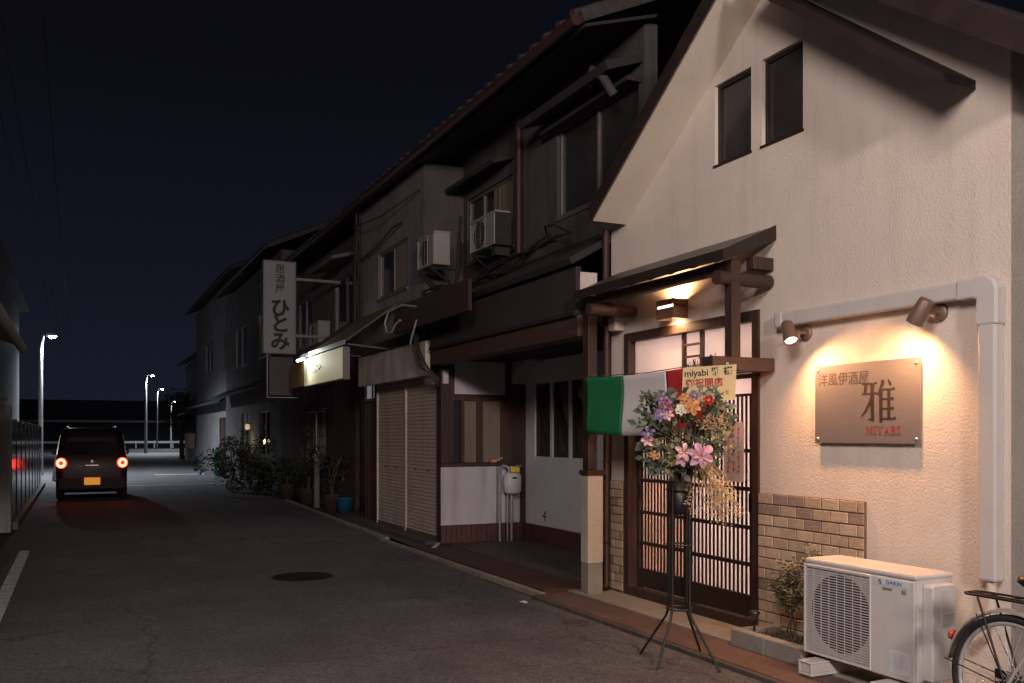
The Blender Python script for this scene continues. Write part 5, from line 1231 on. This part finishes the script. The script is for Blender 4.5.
# ------------------------------------------------------------------ the opposite (left) side of the street
LH = thing('corner_house', (-1.4,13,0), 'pale sided house at street edge with low eave and white end wall', 'house')
MB().box(-6,-1.12,4,15.4,0,3.1).build('wall', M['bluewall'], LH)
MB().box(-1.9,-1.117,15.41,16.2,0,1.95).build('end_wall', M['panelwhite'], LH)
MB().box(-1.119,-.93,15.9,16.2,0,1.95).build('white_pillar', M['panelwhite'], LH, .01)
er = MB(); er.prism([(-.62,2.55),(-2.6,3.2),(-2.6,3.28),(-.6,2.62)],'y',4,12.3); er.build('eave_roof', M['polegrey'], LH)
MB().tube([(-.6,4,2.53),(-.6,12.3,2.53)],.05,10).build('gutter', M['panelwhite'], LH)
mt = MB(); mt.lathe([(.13,0),(.14,.05),(.12,.1),(0,.12)],(-1.0,14.0,1.86),axis=(0,-1,0),n=20); mt.tube([(-1.12,14.02,1.98),(-.86,14.02,1.98)],.02,8); mt.build('meter', M['meter'], LH)
FN = thing('gloss_panel_fence', (-.95,23,0), 'dark glossy panel fence reflecting the red tail lights', 'fence')
for i in range(9):
    y = 16.3+i*1.5; MB().box(-1.0,-.955,y+.03,y+1.47,.12,1.74).build('panel', M['fenceglass'], FN, .004)
    MB().box(-1.005,-.945,y-.028,y+.028,.0,1.77).build('post', M['black'], FN, .004)
bk = thing('grey_house', (-4,27,0), 'grey blue sided house behind the dark glossy fence', 'house')
MB().box(-8,-1.75,18.5,34,0,5.6).build('wall', M['bluewall'], bk)
window_e = MB(); window_e.box(-1.748,-1.72,22,24,3.2,4.4); wo = window_e.build('window', M['glass'], bk)
MB().box(-1.75,-1.70,21.94,24.06,3.12,3.195).build('sill', M['aluframe'], wo)
rfm = MB(); rfm.prism([(-8.3,5.6),(-1.45,5.6),(-4.8,7.2)],'y',18.2,34.3); rfm.build('roof', M['rooftile'], bk)
t = thing('roadside_post', (-.75,33.5,0), 'white leaning roadside post in the lamp light behind car', 'bollard')
MB().tube([(-.72,33.5,0),(-.60,33.5,1.0)],.06,10).build('post_body', M['railwhite'], t)
t = thing('white_gate_wall', (-1.7,37,0), 'white gate wall lit by the first street lamp', 'wall')
MB().box(-2.3,-1.45,36.2,36.5,0,1.5).build('wall', M['panelwhite'], t, .01); MB().box(-1.62,-1.44,36.52,40,0,1.2).build('return_wall', M['panelwhite'], t, .01)
# far end of the street
FB = thing('long_building', (0,118,0), 'long grey building closing the far end of the street', 'building')
MB().box(-45,45,118,120,0,5.6).build('wall', M['farwall'], FB)
for i in range(10):
    x = -14+i*3.4
    fr = MB().box(x,x+1.5,117.93,117.99,3.6,4.8).build('window', M['farwall'], FB)
MB().box(-45,45,117.8,117.99,3.0,3.25).build('ledge', M['panelwhite'], FB)
GR = thing('guard_rail', (3,113,0), 'white guard rail across the far end of the street', 'guard rail')
grm = MB(); grm.box(-8,14,112.95,113.0,.55,.8); grm.build('rail', M['railwhite'], GR, .02)
for i in range(12): MB().tube([(-8+i*2,113.06,0),(-8+i*2,113.06,.85)],.07,8).build('post', M['railwhite'], GR)
# ------------------------------------------------------------------ street lamps
def street_lamp(x, y, z, arm, label, power, col, glow, r=.07, base=.09, head=.32, kind='SPOT', soft=.15):
    t = thing('street_lamp', (x,y,0), label, 'street lamp', 'street lamps along the road')
    MB().tube([(x,y,0),(x,y,z*.9),(x+arm*.35,y,z*1.0),(x+arm,y,z*1.015)],[base,r,r*.7,r*.6],10).build('pole', M['concpole'], t)
    hx = x+arm
    hd_ = MB(); hd_.prism([(hx-head*.2,z-.03),(hx+head,z-.02),(hx+head,z+.03),(hx+head*.3,z+.09),(hx-head*.2,z+.08)],'y',y-.13,y+.13); hd_.build('head', M['polegrey'], t, .01)
    m = mat('lamp_lens',(.9,.95,1),.3,emit=col,estr=glow)
    MB().lathe([(0,-.07),(.07,-.06),(.12,-.02),(.13,0),(0,0.001)],(hx+head*.45,y,z-.031),n=18).build('lens', m, t)
    kw = dict(aim=(hx+head*.45+.001,y,0),spot_size=R(165),spot_blend=.6) if kind == 'SPOT' else {}
    lamp('street_light',kind,(hx+head*.45,y,z-.2),power,col,shadow_soft_size=soft,**kw)
street_lamp(-1.25,38,5.2,.25,'first street lamp on a slim pole beyond the glossy fence',3000,(.82,.92,1),160)
street_lamp(5.0,80,6.4,.35,'tall street lamp standing at the far bend of the road',4200,(.82,.92,1),300,base=.14)
street_lamp(7.4,101,6.3,.35,'second lamp past the far bend, lower and thinner in view',1800,(.75,.88,1),220)
street_lamp(9.2,106,5.2,.3,'dimmest lamp in front of the long far building',500,(.85,.93,1),120)
# the lamp of the same kind that stands behind the photographer and lights the restaurant
street_lamp(-1.7,0.6,5.3,1.0,'street lamp behind the viewpoint that lights the restaurant front',KEY,(1,.84,.77),60,kind='POINT',soft=1.0)
street_lamp(-1.7,-8.5,5.3,1.0,'added fill street lamp further back along the road behind the viewpoint',BACK_FILL,(1,.84,.78),60,kind='POINT',soft=.6)  # unseen lamp added to fill and soften the nearer lamp's shadows
# overhead power cables
for x, z, lb in ((-.9,7.2,'high power cable over the road edge'),(-.35,6.4,'lower power cable over the road'),(-1.3,7.9,'topmost power cable along the house side')):
    pts = []
    for i in range(25):
        s_ = (i % 12)/12; pts.append((x,6+i*3,z-.5*math.sin(math.pi*((i/24*2) % 1))))
    cable('power_cable',lb,[(pts,.006)],M['cable'],'power cables over the street')
# sparks of light: spotlights, wall lamp, car
for (p, d) in spots:
    lamp('spot_beam','SPOT',p,SPOTW,(1,.47,.19),aim=p+d,spot_size=R(165),spot_blend=1.0,shadow_soft_size=.03)
lamp('wall_lamp_up','SPOT',(XW-.075,6.28,2.60),LAMPW,(1,.56,.26),aim=(XW-.085,6.281,3.2),spot_size=R(172),spot_blend=1,shadow_soft_size=.03)
lamp('wall_lamp_down','SPOT',(XW-.075,6.28,2.472),LAMPW*.55,(1,.56,.26),aim=(XW-.085,6.281,1.0),spot_size=R(172),spot_blend=1,shadow_soft_size=.03)
for sx_ in (-1,1): lamp('tail_glow','POINT',(cxc+sx_*.66,cyr-.16,.87),.6,(1,.05,.03),shadow_soft_size=.06)

# ------------------------------------------------------------------ night sky
w = bpy.data.worlds.new('World'); S.world = w; w.use_nodes = True
nt = w.node_tree; bg = nt.nodes['Background']
sky = nt.nodes.new('ShaderNodeTexSky'); sky.sky_type = 'NISHITA'; sky.sun_disc = False; sky.sun_elevation = R(-7); sky.sun_rotation = R(200)
tint = nt.nodes.new('ShaderNodeMix'); tint.data_type = 'RGBA'; tint.blend_type = 'MULTIPLY'; tint.inputs['Factor'].default_value = 1
tint.inputs['B'].default_value = (.95,.80,1.15,1); nt.links.new(sky.outputs['Color'], tint.inputs['A']); 
tcw = nt.nodes.new('ShaderNodeTexCoord'); sep = nt.nodes.new('ShaderNodeSeparateXYZ'); nt.links.new(tcw.outputs['Generated'], sep.inputs[0])
rp_ = nt.nodes.new('ShaderNodeValToRGB'); nt.links.new(sep.outputs['Z'], rp_.inputs['Fac'])
e_ = rp_.color_ramp.elements; e_[0].position = 0.0; e_[0].color = (.0085,.0100,.0180,1); e_[1].position = .75; e_[1].color = (.0024,.0022,.0038,1)
m_ = e_.new(.16); m_.color = (.0056,.0061,.0115,1); m_ = e_.new(.36); m_.color = (.0033,.0032,.0062,1)
sc_ = nt.nodes.new('ShaderNodeMix'); sc_.data_type = 'RGBA'; sc_.blend_type = 'MULTIPLY'; sc_.inputs['Factor'].default_value = 1
gg_ = 1/SKY; sc_.inputs['B'].default_value = (gg_,gg_,gg_,1); nt.links.new(rp_.outputs['Color'], sc_.inputs['A'])
ad_ = nt.nodes.new('ShaderNodeMix'); ad_.data_type = 'RGBA'; ad_.blend_type = 'ADD'; ad_.inputs['Factor'].default_value = 1
nt.links.new(tint.outputs['Result'], ad_.inputs['A']); nt.links.new(sc_.outputs['Result'], ad_.inputs['B']); nt.links.new(ad_.outputs['Result'], bg.inputs['Color']); bg.inputs['Strength'].default_value = SKY
d = bpy.data.lights.new('moon', 'SUN'); d.energy = 0.004; d.angle = R(.5); d.color = (.8,.88,1)
so = bpy.data.objects.new('moon', d); COL.objects.link(so); so.rotation_euler = (R(50),0,R(-60))
S.view_settings.view_transform = 'Standard'; S.view_settings.look = 'None'; S.view_settings.exposure = 0.2; S.view_settings.gamma = 1
S.view_settings.use_curve_mapping = False
S.render.engine = 'CYCLES'
try:
    S.cycles.use_denoising = True; S.cycles.sample_clamp_indirect = 4; S.cycles.max_bounces = 8
except Exception: pass
